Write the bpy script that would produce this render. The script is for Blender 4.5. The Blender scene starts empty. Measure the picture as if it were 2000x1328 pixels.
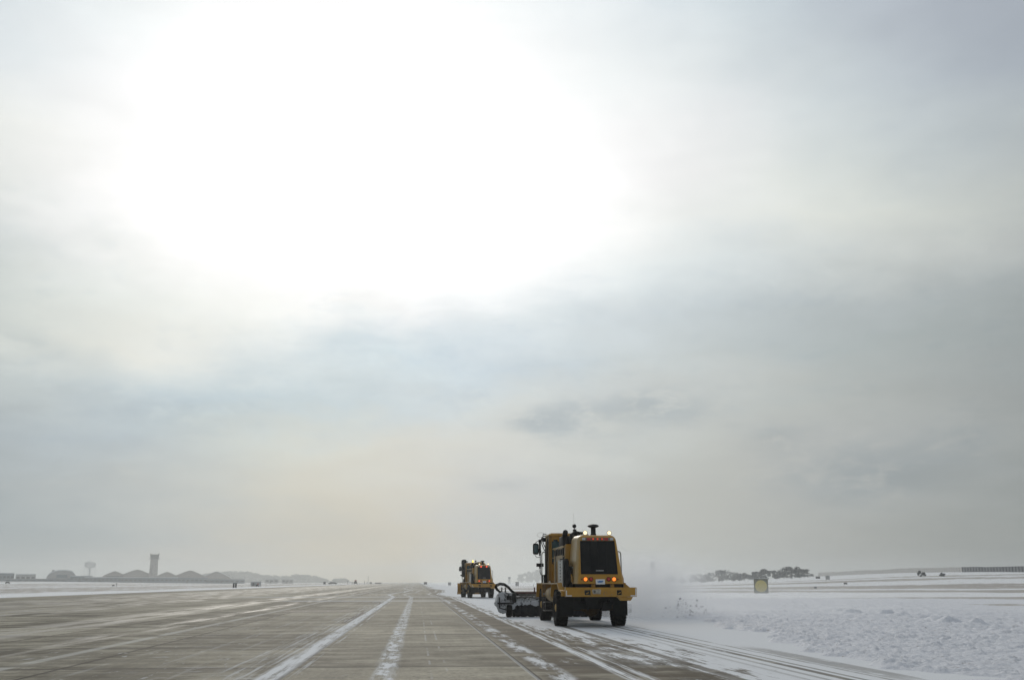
import bpy, bmesh, math, random
import numpy as np
from mathutils import Vector, Matrix, noise as mnoise

SC = bpy.context.scene
COL = SC.collection
# ------------------------------------------------------------------ camera
FPX, CAM_H = 1944.0, 1.67                       # focal length in pixels of the 2000 px wide photo, eye height
PITCH = math.atan(472 / FPX)
YAW = math.atan(185 / math.hypot(FPX, 472))     # runway runs along +Y
cam_d = bpy.data.cameras.new('camera')
cam_d.sensor_width = 36.0
cam_d.lens = FPX / 2000 * 36.0
cam_d.clip_start = 0.1
cam_d.clip_end = 20000
cam = bpy.data.objects.new('camera', cam_d)
COL.objects.link(cam)
cam.location = (0, 0, CAM_H)
cam.rotation_euler = (math.pi / 2 + PITCH, 0, -YAW)
SC.camera = cam
SC.view_settings.view_transform = 'Standard'
SC.view_settings.look = 'None'
SC.view_settings.exposure = 0.0
SC.view_settings.gamma = 1.0
SC.cycles.volume_bounces = 2
SC.cycles.max_bounces = 8
SC.cycles.volume_step_rate = 1.0

def ray(px, py):
    x = (px - 1000) / FPX; y = (664 - py) / FPX
    fy = math.cos(PITCH) - y * math.sin(PITCH); z = math.sin(PITCH) + y * math.cos(PITCH)
    return Vector((x * math.cos(YAW) + fy * math.sin(YAW), -x * math.sin(YAW) + fy * math.cos(YAW), z))
def at(px, dist, z=0.0):
    """point at pixel column px (near the horizon) at a horizontal distance from the viewer"""
    d = ray(px, 1136); s = dist / math.hypot(d.x, d.y)
    return Vector((d.x * s, d.y * s, z))
def zpix(py, dist):
    return CAM_H + (1136 - py) * dist / math.hypot(FPX, 472)

# ------------------------------------------------------------------ node helpers
class V:
    """a value in a node tree, with arithmetic"""
    def __init__(s, t, sock): s.t, s.s = t, sock
    def _m(s, op, b=None, c=None, clamp=False):
        n = s.t.nodes.new('ShaderNodeMath'); n.operation = op; n.use_clamp = clamp
        for i, q in enumerate((s, b, c)):
            if q is None: continue
            if isinstance(q, V): s.t.links.new(q.s, n.inputs[i])
            else: n.inputs[i].default_value = q
        return V(s.t, n.outputs[0])
    def __add__(s, b): return s._m('ADD', b)
    __radd__ = __add__
    def __mul__(s, b): return s._m('MULTIPLY', b)
    __rmul__ = __mul__
    def __sub__(s, b): return s._m('SUBTRACT', b)
    def __rsub__(s, b): return s._m('MULTIPLY', -1.0)._m('ADD', b)
    def __truediv__(s, b): return s._m('DIVIDE', b)
    def abs(s): return s._m('ABSOLUTE')
    def max(s, b): return s._m('MAXIMUM', b)
    def min(s, b): return s._m('MINIMUM', b)
    def pow(s, b): return s._m('POWER', b)
    def mod(s, b): return s._m('FLOORED_MODULO', b)
    def floor(s): return s._m('FLOOR')
    def exp(s): return s._m('EXPONENT')
    def sin(s): return s._m('SINE')
    def sat(s): return s._m('ADD', 0.0, clamp=True)
    def ss(s, a, b, lo=0.0, hi=1.0, lin=False):
        n = s.t.nodes.new('ShaderNodeMapRange'); n.interpolation_type = 'LINEAR' if lin else 'SMOOTHSTEP'
        s.t.links.new(s.s, n.inputs[0])
        for i, q in enumerate((a, b, lo, hi)): n.inputs[i + 1].default_value = q
        return V(s.t, n.outputs[0])
def near(v, c, w, soft):            # 1 within w of c, fading over soft
    return (v - c).abs().ss(w, w + soft, 1.0, 0.0)
def comb(t, x, y, z=0.0):
    n = t.nodes.new('ShaderNodeCombineXYZ')
    for i, q in enumerate((x, y, z)):
        if isinstance(q, V): t.links.new(q.s, n.inputs[i])
        else: n.inputs[i].default_value = q
    return V(t, n.outputs[0])
def sep(t, vec):
    n = t.nodes.new('ShaderNodeSeparateXYZ'); t.links.new(vec.s, n.inputs[0])
    return [V(t, n.outputs[i]) for i in range(3)]
def noise(t, vec, scale=1.0, detail=3.0, rough=0.5, dist=0.0):
    n = t.nodes.new('ShaderNodeTexNoise'); n.inputs['Scale'].default_value = scale
    n.inputs['Detail'].default_value = detail; n.inputs['Roughness'].default_value = rough
    n.inputs['Distortion'].default_value = dist
    t.links.new(vec.s, n.inputs['Vector'])
    return V(t, n.outputs['Fac'])
def white(t, vec):
    n = t.nodes.new('ShaderNodeTexWhiteNoise'); t.links.new(vec.s, n.inputs['Vector'])
    return V(t, n.outputs['Value'])
def mixc(t, f, a, b):
    n = t.nodes.new('ShaderNodeMix'); n.data_type = 'RGBA'; n.clamp_factor = True
    for i, q in ((0, f), (6, a), (7, b)):
        if isinstance(q, V): t.links.new(q.s, n.inputs[i])
        elif i == 0: n.inputs[0].default_value = q
        else: n.inputs[i].default_value = (*q, 1)
    return V(t, n.outputs[2])
def texco(t, which='Object'):
    n = t.nodes.new('ShaderNodeTexCoord'); return V(t, n.outputs[which])
def bump(t, h, strength=0.5, dist=0.02):
    n = t.nodes.new('ShaderNodeBump'); n.inputs['Strength'].default_value = strength
    n.inputs['Distance'].default_value = dist; t.links.new(h.s, n.inputs['Height'])
    return V(t, n.outputs[0])
def material(name, color=(.5, .5, .5), rough=.6, metal=0.0, emit=None, estr=0.0, spec=None, var=0.0, vscale=8.0):
    m = bpy.data.materials.new(name); m.use_nodes = True; t = m.node_tree
    b = t.nodes['Principled BSDF']
    b.inputs['Base Color'].default_value = (*color, 1); b.inputs['Roughness'].default_value = rough
    b.inputs['Metallic'].default_value = metal
    if spec is not None: b.inputs['Specular IOR Level'].default_value = spec
    if emit: b.inputs['Emission Color'].default_value = (*emit, 1); b.inputs['Emission Strength'].default_value = estr
    if var:
        n = noise(t, texco(t), vscale, 5, .6)
        c = mixc(t, n.ss(.3, .7), tuple(v * (1 - var) for v in color), tuple(min(1, v * (1 + var)) for v in color))
        t.links.new(c.s, b.inputs['Base Color'])
    return m
def setin(m, **kw):
    b = m.node_tree.nodes['Principled BSDF']
    for k, v in kw.items():
        m.node_tree.links.new(v.s, b.inputs[k.replace('_', ' ')])

# ------------------------------------------------------------------ world: overcast sky with the sun behind cloud
SKY_AZ=[-60.0, -34.0, -29.5, -25.0, -20.5, -16.0, -11.5, -7.0, -2.5, 2.0, 6.5, 11.0, 15.5, 20.0, 24.5, 32.0, 45.0, 60.0]
SKY_EL=[0, 2.5, 5, 7.5, 10, 12.5, 15, 17.5, 20, 23, 26, 29, 33, 40]
SKY=[[[0.305,0.342,0.361],[0.274,0.335,0.356],[0.27,0.336,0.361],[0.27,0.341,0.372],[0.296,0.364,0.396],[0.384,0.418,0.442],[0.473,0.493,0.484],[0.563,0.548,0.47],[0.625,0.559,0.412],[0.559,0.546,0.486],[0.483,0.53,0.547],[0.469,0.52,0.499],[0.422,0.457,0.434],[0.357,0.38,0.381],[0.318,0.337,0.325],[0.232,0.254,0.236],[0.223,0.245,0.241],[0.262,0.287,0.296]],[[0.307,0.344,0.363],[0.295,0.356,0.376],[0.297,0.361,0.386],[0.306,0.371,0.403],[0.343,0.406,0.442],[0.407,0.465,0.488],[0.466,0.501,0.506],[0.531,0.531,0.488],[0.59,0.559,0.473],[0.563,0.565,0.539],[0.502,0.544,0.575],[0.49,0.512,0.497],[0.459,0.474,0.447],[0.421,0.441,0.432],[0.39,0.407,0.392],[0.276,0.301,0.296],[0.234,0.257,0.255],[0.264,0.289,0.298]],[[0.306,0.344,0.363],[0.323,0.383,0.401],[0.335,0.395,0.415],[0.352,0.41,0.434],[0.401,0.455,0.481],[0.507,0.548,0.553],[0.584,0.604,0.571],[0.64,0.629,0.555],[0.66,0.638,0.553],[0.625,0.629,0.599],[0.565,0.595,0.608],[0.512,0.531,0.511],[0.492,0.505,0.473],[0.49,0.504,0.485],[0.444,0.471,0.469],[0.32,0.344,0.339],[0.246,0.269,0.269],[0.263,0.289,0.298]],[[0.306,0.343,0.362],[0.358,0.417,0.429],[0.383,0.441,0.454],[0.406,0.46,0.479],[0.431,0.493,0.53],[0.468,0.551,0.604],[0.608,0.667,0.657],[0.679,0.707,0.653],[0.691,0.691,0.626],[0.696,0.705,0.664],[0.68,0.697,0.668],[0.573,0.605,0.585],[0.541,0.563,0.536],[0.538,0.548,0.52],[0.477,0.499,0.492],[0.36,0.382,0.372],[0.257,0.281,0.284],[0.263,0.288,0.297]],[[0.305,0.342,0.361],[0.394,0.453,0.459],[0.441,0.498,0.5],[0.515,0.569,0.565],[0.588,0.644,0.646],[0.601,0.686,0.717],[0.576,0.679,0.723],[0.583,0.685,0.725],[0.601,0.687,0.728],[0.665,0.724,0.733],[0.692,0.73,0.714],[0.637,0.672,0.665],[0.584,0.613,0.596],[0.529,0.555,0.534],[0.482,0.508,0.489],[0.377,0.402,0.396],[0.267,0.291,0.297],[0.262,0.287,0.296]],[[0.306,0.343,0.362],[0.428,0.487,0.489],[0.485,0.543,0.537],[0.607,0.656,0.632],[0.76,0.789,0.742],[0.904,0.905,0.838],[0.82,0.863,0.848],[0.763,0.836,0.854],[0.724,0.835,0.875],[0.655,0.755,0.814],[0.574,0.671,0.74],[0.63,0.689,0.697],[0.576,0.624,0.623],[0.485,0.536,0.544],[0.443,0.491,0.489],[0.373,0.409,0.405],[0.276,0.301,0.311],[0.262,0.288,0.296]],[[0.306,0.343,0.362],[0.46,0.52,0.518],[0.506,0.567,0.559],[0.578,0.634,0.617],[0.737,0.777,0.742],[0.861,0.893,0.851],[1.017,1.027,0.989],[1.023,1.038,1.023],[0.961,0.97,0.973],[0.886,0.94,0.966],[0.795,0.873,0.902],[0.701,0.772,0.807],[0.621,0.687,0.714],[0.539,0.596,0.613],[0.492,0.539,0.548],[0.406,0.44,0.435],[0.284,0.31,0.325],[0.263,0.288,0.297]],[[0.306,0.343,0.362],[0.497,0.557,0.553],[0.548,0.609,0.598],[0.552,0.621,0.618],[0.78,0.819,0.808],[1.065,1.07,1.047],[1.072,1.072,1.069],[1.183,1.182,1.183],[1.259,1.259,1.259],[1.205,1.208,1.21],[1.069,1.079,1.079],[0.936,0.987,0.985],[0.803,0.861,0.862],[0.704,0.757,0.765],[0.711,0.748,0.721],[0.507,0.531,0.513],[0.293,0.32,0.34],[0.263,0.288,0.297]],[[0.305,0.342,0.361],[0.539,0.597,0.594],[0.642,0.694,0.674],[0.79,0.823,0.787],[0.965,0.971,0.954],[1.231,1.21,1.213],[1.441,1.437,1.435],[1.558,1.559,1.558],[1.627,1.626,1.626],[1.491,1.488,1.489],[1.287,1.29,1.288],[1.012,1.023,1.005],[0.876,0.898,0.877],[0.875,0.905,0.874],[0.838,0.865,0.806],[0.597,0.633,0.6],[0.298,0.325,0.353],[0.262,0.287,0.296]],[[0.304,0.341,0.36],[0.57,0.629,0.633],[0.699,0.751,0.739],[0.906,0.933,0.894],[0.997,1.002,0.979],[1.147,1.145,1.148],[1.488,1.486,1.486],[1.687,1.688,1.686],[1.728,1.727,1.727],[1.59,1.59,1.591],[1.359,1.361,1.36],[1.073,1.069,1.065],[0.935,0.939,0.932],[0.921,0.943,0.93],[0.78,0.833,0.813],[0.538,0.594,0.61],[0.293,0.321,0.36],[0.258,0.283,0.293]],[[0.301,0.339,0.358],[0.57,0.633,0.65],[0.656,0.721,0.738],[0.749,0.815,0.834],[0.909,0.933,0.937],[1.11,1.103,1.103],[1.382,1.381,1.382],[1.566,1.566,1.566],[1.602,1.602,1.603],[1.459,1.455,1.456],[1.255,1.252,1.251],[1.086,1.094,1.09],[0.945,0.966,0.967],[0.807,0.846,0.86],[0.695,0.761,0.77],[0.457,0.508,0.567],[0.286,0.315,0.36],[0.254,0.279,0.289]],[[0.299,0.336,0.355],[0.563,0.627,0.656],[0.624,0.691,0.728],[0.708,0.773,0.814],[0.887,0.943,0.958],[1.064,1.091,1.089],[1.211,1.213,1.212],[1.344,1.34,1.34],[1.383,1.382,1.382],[1.252,1.253,1.253],[1.089,1.097,1.097],[1.011,1.043,1.041],[0.882,0.933,0.942],[0.702,0.768,0.798],[0.615,0.679,0.72],[0.444,0.486,0.549],[0.29,0.323,0.367],[0.253,0.278,0.287]],[[0.313,0.35,0.37],[0.563,0.627,0.663],[0.624,0.69,0.731],[0.712,0.782,0.819],[0.839,0.914,0.933],[0.931,0.984,0.987],[0.965,0.974,0.976],[1.039,1.036,1.037],[1.071,1.075,1.075],[1.033,1.062,1.062],[0.949,1.001,1.009],[0.851,0.912,0.943],[0.749,0.824,0.868],[0.654,0.741,0.785],[0.571,0.636,0.701],[0.444,0.478,0.552],[0.319,0.354,0.394],[0.27,0.296,0.305]],[[0.401,0.438,0.463],[0.573,0.63,0.665],[0.618,0.677,0.712],[0.669,0.729,0.76],[0.719,0.775,0.8],[0.758,0.804,0.822],[0.784,0.817,0.831],[0.802,0.829,0.843],[0.809,0.841,0.855],[0.797,0.84,0.859],[0.763,0.819,0.847],[0.713,0.778,0.818],[0.658,0.727,0.777],[0.606,0.674,0.73],[0.556,0.615,0.677],[0.481,0.525,0.586],[0.399,0.434,0.474],[0.363,0.392,0.411]]]
SUN_AZ, SUN_EL = math.radians(-4.2), math.radians(25.4)      # azimuth from +Y towards +X
w = bpy.data.worlds.new('World'); SC.world = w; w.use_nodes = True
t = w.node_tree; t.nodes.clear()
gen = texco(t, 'Generated')
nx, ny, nz = sep(t, gen)
n = t.nodes.new('ShaderNodeMath'); n.operation = 'ARCTAN2'; t.links.new(nx.s, n.inputs[0]); t.links.new(ny.s, n.inputs[1])
az = V(t, n.outputs[0]) * (180 / math.pi)
el = nz._m('ARCSINE') * (180 / math.pi)
# cloud-layer coordinates (a flat deck seen in perspective)
cz = nz.max(0.0) + 0.22
cl = comb(t, nx / cz, ny / cz, 0.0)
wob1 = noise(t, cl, 2.2, 4, .55) - 0.5
wob2 = noise(t, comb(t, nx / cz + 7.3, ny / cz - 3.1), 2.6, 4, .55) - 0.5
azw = az + wob1 * 11.0 + wob2 * 3.5
elw = (el + wob2 * 4.5 * el.ss(0, 8) + (noise(t, cl, 6.0, 4, .6) - 0.5) * 2.2 * el.ss(2, 10)).max(0.0)
u = azw / 360.0 + 0.5
SCALE = 2.4
ramp_out = []
for row in SKY:
    r = t.nodes.new('ShaderNodeValToRGB'); r.color_ramp.interpolation = 'B_SPLINE'
    els_ = r.color_ramp.elements
    stops = [(0.0, (.34, .37, .39))] + [(a / 360 + .5, c) for a, c in zip(SKY_AZ, row)] + [(.75, (.34, .37, .39)), (1.0, (.34, .37, .39))]
    while len(els_) < len(stops): els_.new(0.5)
    for e, (p, c) in zip(els_, stops):
        e.position = p; e.color = (c[0] / SCALE, c[1] / SCALE, c[2] / SCALE, 1)
    t.links.new(u.s, r.inputs[0]); ramp_out.append(V(t, r.outputs[0]))
colr = ramp_out[0]
for i in range(1, len(SKY)):
    colr = mixc(t, elw.ss(SKY_EL[i - 1], SKY_EL[i], lin=True), colr, ramp_out[i])
colr = mixc(t, el.ss(36, 62), colr, (.44 / SCALE, .47 / SCALE, .50 / SCALE))
# soft streaks and puffs in the deck
band = noise(t, comb(t, az * 0.035 + el * .012, el * 0.16, wob1 * 1.2), 1.6, 5, .55) - 0.5
puff = noise(t, comb(t, az * 0.20, el * 0.42), 1.5, 7, .62)
ragged = noise(t, comb(t, az * .42 + 3, el * .95), 1.5, 6, .66)
low = el.ss(3, 9) * el.ss(15, 24, 1, 0)
dark = None
for px, py, sa, se, st in ((1110, 822, 2.7, .95, 1.), (1060, 836, 1.6, .4, .6), (1290, 800, 3.2, .9, 1.0), (1515, 850, 2.2, .9, .75), (1760, 905, 4.2, 1.5, .5), (1865, 868, 1.6, .8, .35), (900, 760, 2.4, .7, .5), (1630, 935, 5.0, 1.3, .6), (700, 690, 6, 1.2, .4), (330, 790, 6, 1.4, .5), (980, 955, 1.8, .5, .5), (240, 945, 3.6, .6, .35)):
    d = ray(px, py).normalized(); a0 = math.degrees(math.atan2(d.x, d.y)); e0 = math.degrees(math.asin(d.z))
    g = (((az + wob1 * 5 - a0) / sa).pow(2) + ((el + wob2 * 3 - e0) / se).pow(2))
    g = (g * -1.0).exp() * st
    dark = g if dark is None else dark + g
dark = dark * (puff * .55 + ragged * .45).ss(.38, .52) * 1.35 + dark * .12
dark = dark + (ragged * .5 + puff * .5).ss(.52, .62) * low * .28
fac = 1.0 + band * .20 * el.ss(1, 10) + low * (puff - .5) * .10
cm = t.nodes.new('ShaderNodeMix'); cm.data_type = 'RGBA'; cm.blend_type = 'MULTIPLY'; cm.inputs[0].default_value = 1
t.links.new(colr.s, cm.inputs[6])
fr = fac - dark * .165; fg = fac - dark * .135; fb = fac - dark * .10
t.links.new(comb(t, fr, fg, fb).s, cm.inputs[7])
bg1 = t.nodes.new('ShaderNodeBackground'); bg1.inputs[1].default_value = SCALE * .95
t.links.new(cm.outputs[2], bg1.inputs[0])
sky = t.nodes.new('ShaderNodeTexSky'); sky.sky_type = 'NISHITA'; sky.sun_disc = False
sky.sun_elevation = SUN_EL; sky.sun_rotation = SUN_AZ
bg2 = t.nodes.new('ShaderNodeBackground'); bg2.inputs[1].default_value = .05
t.links.new(sky.outputs[0], bg2.inputs[0])
mx = t.nodes.new('ShaderNodeMixShader'); mx.inputs[0].default_value = .95      # cloud cover
t.links.new(bg2.outputs[0], mx.inputs[1]); t.links.new(bg1.outputs[0], mx.inputs[2])
ow = t.nodes.new('ShaderNodeOutputWorld'); t.links.new(mx.outputs[0], ow.inputs[0])
# the sun, diffused by the cloud deck
sl = bpy.data.lights.new('sun', 'SUN'); sl.energy = 1.0; sl.angle = math.radians(16); sl.color = (1, .93, .82)
so = bpy.data.objects.new('sun', sl); COL.objects.link(so)
sd = Vector((math.sin(SUN_AZ) * math.cos(SUN_EL), math.cos(SUN_AZ) * math.cos(SUN_EL), math.sin(SUN_EL)))
so.rotation_euler = sd.to_track_quat('Z', 'Y').to_euler(); so.location = (0, 0, 60)

# ------------------------------------------------------------------ mesh helpers
def tag(o, label=None, cat=None, group=None, kind=None):
    if label: o['label'] = label
    if cat: o['category'] = cat
    if group: o['group'] = group
    if kind: o['kind'] = kind
    return o
def thing(name, label, cat, loc=(0, 0, 0), rz=0.0, group=None):
    o = bpy.data.objects.new(name, None); COL.objects.link(o); o.empty_display_size = .3
    o.location = loc; o.rotation_euler = (0, 0, rz)
    return tag(o, label, cat, group)
class MB:
    """collects shapes; build() links them as one mesh object"""
    def __init__(s): s.b = bmesh.new()
    def poly(s, pts, faces):
        vs = [s.b.verts.new(p) for p in pts]
        for f in faces:
            try: s.b.faces.new([vs[i] for i in f])
            except ValueError: pass
        return vs
    def hexa(s, p):          # 8 corners: bottom ring 0-3, top ring 4-7
        return s.poly(p, [(3, 2, 1, 0), (4, 5, 6, 7), (0, 1, 5, 4), (1, 2, 6, 5), (2, 3, 7, 6), (3, 0, 4, 7)])
    def box(s, x0, x1, y0, y1, z0, z1, bev=0.0):
        nb = MB() if bev else s
        nb.hexa([(x0, y0, z0), (x1, y0, z0), (x1, y1, z0), (x0, y1, z0), (x0, y0, z1), (x1, y0, z1), (x1, y1, z1), (x0, y1, z1)])
        if bev:
            bmesh.ops.bevel(nb.b, geom=list(nb.b.edges), offset=bev, segments=2, affect='EDGES', profile=.5)
            s.join(nb)
        return s
    def join(s, o, mat=None):
        me = bpy.data.meshes.new('tmp'); o.b.to_mesh(me); o.b.free()
        if mat is not None: me.transform(mat)
        s.b.from_mesh(me); bpy.data.meshes.remove(me); return s
    def tube(s, pts, r, n=8, caps=True):
        pts = [Vector(p) for p in pts]; rs = r if isinstance(r, (list, tuple)) else [r] * len(pts)
        rings = []; up = None
        for i, p in enumerate(pts):
            a = pts[max(0, i - 1)]; b = pts[min(len(pts) - 1, i + 1)]; d = (b - a).normalized()
            if up is None:
                up = Vector((0, 0, 1)) if abs(d.z) < .9 else Vector((1, 0, 0))
            sx = d.cross(up)
            if sx.length < 1e-4: sx = d.orthogonal()
            sx.normalize(); up = sx.cross(d).normalized()
            rings.append([s.b.verts.new(p + (sx * math.cos(k * 2 * math.pi / n) + up * math.sin(k * 2 * math.pi / n)) * rs[i]) for k in range(n)])
        for q in range(len(rings) - 1):
            for k in range(n):
                s.b.faces.new((rings[q][k], rings[q + 1][k], rings[q + 1][(k + 1) % n], rings[q][(k + 1) % n]))
        if caps:
            s.b.faces.new(rings[0]); s.b.faces.new(rings[-1][::-1])
        return s
    def cyl(s, a, b, r, n=16): return s.tube([a, b], r, n)
    def prism(s, poly, axis, a0, a1):      # polygon in the two other axes, extruded along axis
        def P(u, v, a): return (a, u, v) if axis == 'x' else (u, a, v) if axis == 'y' else (u, v, a)
        n = len(poly)
        return s.poly([P(u, v, a0) for u, v in poly] + [P(u, v, a1) for u, v in poly],
                      [tuple(range(n)), tuple(range(2 * n - 1, n - 1, -1))] + [(i, n + i, n + (i + 1) % n, (i + 1) % n) for i in range(n)])
    def lathe(s, prof, c, axis='z', n=24):
        c = Vector(c); rings = []
        def P(r, h, a):
            x, y = r * math.cos(a), r * math.sin(a)
            return c + Vector((x, y, h) if axis == 'z' else (h, x, y) if axis == 'x' else (x, h, y))
        for r, h in prof:
            rings.append([s.b.verts.new(P(r, h, k * 2 * math.pi / n)) for k in range(n)])
        for q in range(len(rings) - 1):
            for k in range(n):
                s.b.faces.new((rings[q][k], rings[q][(k + 1) % n], rings[q + 1][(k + 1) % n], rings[q + 1][k]))
        for rr in (rings[0], rings[-1]):
            try: s.b.faces.new(rr)
            except ValueError: pass
        return s
    def build(s, name, mat, parent=None, smooth=None, loc=None):
        bmesh.ops.recalc_face_normals(s.b, faces=list(s.b.faces))
        me = bpy.data.meshes.new(name); s.b.to_mesh(me); s.b.free()
        me.materials.append(mat)
        if smooth is not None:
            me.polygons.foreach_set('use_smooth', [True] * len(me.polygons))
            me.set_sharp_from_angle(angle=math.radians(smooth))
        o = bpy.data.objects.new(name, me); COL.objects.link(o)
        if parent: o.parent = parent
        if loc: o.location = loc
        return o
def grid_mesh(name, P, mat, smooth=True):
    """P: array rows x cols x 3"""
    nr, nc = P.shape[:2]
    me = bpy.data.meshes.new(name)
    i = np.arange((nr - 1) * (nc - 1)); r = i // (nc - 1); c = i % (nc - 1); a = r * nc + c
    F = np.stack([a, a + 1, a + nc + 1, a + nc], 1).astype(np.int32)
    me.vertices.add(nr * nc); me.vertices.foreach_set('co', P.reshape(-1).astype(np.float32))
    me.loops.add(F.size); me.loops.foreach_set('vertex_index', F.reshape(-1))
    me.polygons.add(len(F)); me.polygons.foreach_set('loop_start', np.arange(0, F.size, 4, dtype=np.int32))
    me.update(calc_edges=True); me.validate()
    me.materials.append(mat)
    if smooth: me.polygons.foreach_set('use_smooth', np.ones(len(F), dtype=bool))
    o = bpy.data.objects.new(name, me); COL.objects.link(o); return o
def faces_mesh(name, Q, mat, parent=None):
    """Q: n x k x 3 separate polygons"""
    n, k = Q.shape[:2]; me = bpy.data.meshes.new(name)
    me.vertices.add(n * k); me.vertices.foreach_set('co', Q.reshape(-1).astype(np.float32))
    me.loops.add(n * k); me.loops.foreach_set('vertex_index', np.arange(n * k, dtype=np.int32))
    me.polygons.add(n); me.polygons.foreach_set('loop_start', np.arange(0, n * k, k, dtype=np.int32))
    me.update(calc_edges=True); me.materials.append(mat)
    o = bpy.data.objects.new(name, me); COL.objects.link(o)
    if parent: o.parent = parent
    return o
def vnoise(x, y, seed=0):
    """value noise, numpy"""
    xi = np.floor(x).astype(np.int64); yi = np.floor(y).astype(np.int64); fx = x - xi; fy = y - yi
    fx = fx * fx * (3 - 2 * fx); fy = fy * fy * (3 - 2 * fy)
    def h(a, b):
        k = (a * 374761393 + b * 668265263 + seed * 974711) & 0x7fffffff
        k = ((k ^ (k >> 13)) * 1274126177) & 0x7fffffff
        return ((k ^ (k >> 16)) & 0xffff) / 65535.0
    return (h(xi, yi) * (1 - fx) + h(xi + 1, yi) * fx) * (1 - fy) + (h(xi, yi + 1) * (1 - fx) + h(xi + 1, yi + 1) * fx) * fy
def sstep(x, a, b):
    q = np.clip((x - a) / (b - a), 0, 1); return q * q * (3 - 2 * q)
def terrain_z(x, y):
    x = np.asarray(x, float); y = np.asarray(y, float)
    D = np.hypot(x, y); a = np.degrees(np.arctan2(x, y))
    z = (6.6 * sstep(D, 215, 600) + np.clip(D - 600, 0, 900) * .0085) * sstep(a, 11.5, 29) * (1 - sstep(a, 60, 80))
    z = z + sstep(-a, 9, 22) * sstep(D, 420, 1000) * 2.2 * (1 - sstep(-a, 80, 110))
    und = (vnoise(x / 60, y / 60, 3) - .5) * .9 + (vnoise(x / 18, y / 18, 5) - .5) * .35
    z = z + und * sstep(D, 200, 420) * sstep(a, 10, 16)
    off = sstep(np.maximum(x - 16, -52 - x), 0, 14)
    z = z + (vnoise(x / 9, y / 9, 9) - .5) * .22 * off * sstep(D, 30, 90)
    return z - .03
def tz(p): return float(terrain_z(p[0], p[1]))
# ------------------------------------------------------------------ ground and runway
def snow_color(t, P):
    return mixc(t, noise(t, P, .9, 4, .6), (.78, .80, .83), (.85, .86, .88))
def ground_material():
    m = bpy.data.materials.new('snowy_field'); m.use_nodes = True; t = m.node_tree
    P = texco(t); x, y, _ = sep(t, P)
    cD = x * math.sin(YAW) + y * math.cos(YAW)               # distance out along the view: the strips cross the field
    lat = x * math.cos(YAW) - y * math.sin(YAW)
    fine = noise(t, comb(t, x * .25, y * .25), 1.0, 8, .72)
    big = noise(t, comb(t, x * .012, y * .012), 1.0, 4, .6)
    tuft = noise(t, comb(t, x * .09, y * .045), 1.0, 9, .78)
    # right of the runway
    wv = (noise(t, comb(t, x * .01, y * .01), 1, 2) - .5) * 26
    right = x.ss(0, 20)
    strip = near(cD + wv * .3, 190, 17, 7) * .42 * lat.ss(30, 110, .5, 1)
    strip = strip + near(cD + wv, 262, 20, 16) * .24
    strip = strip + near(cD + wv, 355, 10, 8) * .22 + near(cD + wv, 400, 5, 6) * .2
    mid = near(cD, 90, 17, 14) * .48 * lat.ss(20, 60)
    br_r = (strip + mid + .30) * right
    # left of the runway: brown stubble in bands
    left = x.ss(-20, -5, 1, 0)
    xl = x * -1.0 + (fine - .5) * 6 + (big - .5) * 20
    bl = near(xl, 85, 22, 8) * .20 + near(xl, 175, 45, 25) * .16 + near(xl, 330, 50, 30) * .16
    bl = bl * y.ss(60, 120) 
    br_l = (bl + .28) * left
    amt = br_r + br_l
    mask = (fine * .45 + tuft * .55 + (big - .5) * .35 + amt + (noise(t, comb(t, x * .45, y * .3), 1, 6, .75) - .5) * 1.0 - .90).ss(-.02, .10)
    mask = mask * .82
    grass = mixc(t, tuft, (.17, .135, .10), (.30, .25, .20))
    c = mixc(t, mask, snow_color(t, P), grass)
    setin(m, Base_Color=c, Normal=bump(t, fine * .6 + tuft * .4, .5, .25))
    m.node_tree.nodes['Principled BSDF'].inputs['Roughness'].default_value = .85
    return m

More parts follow.
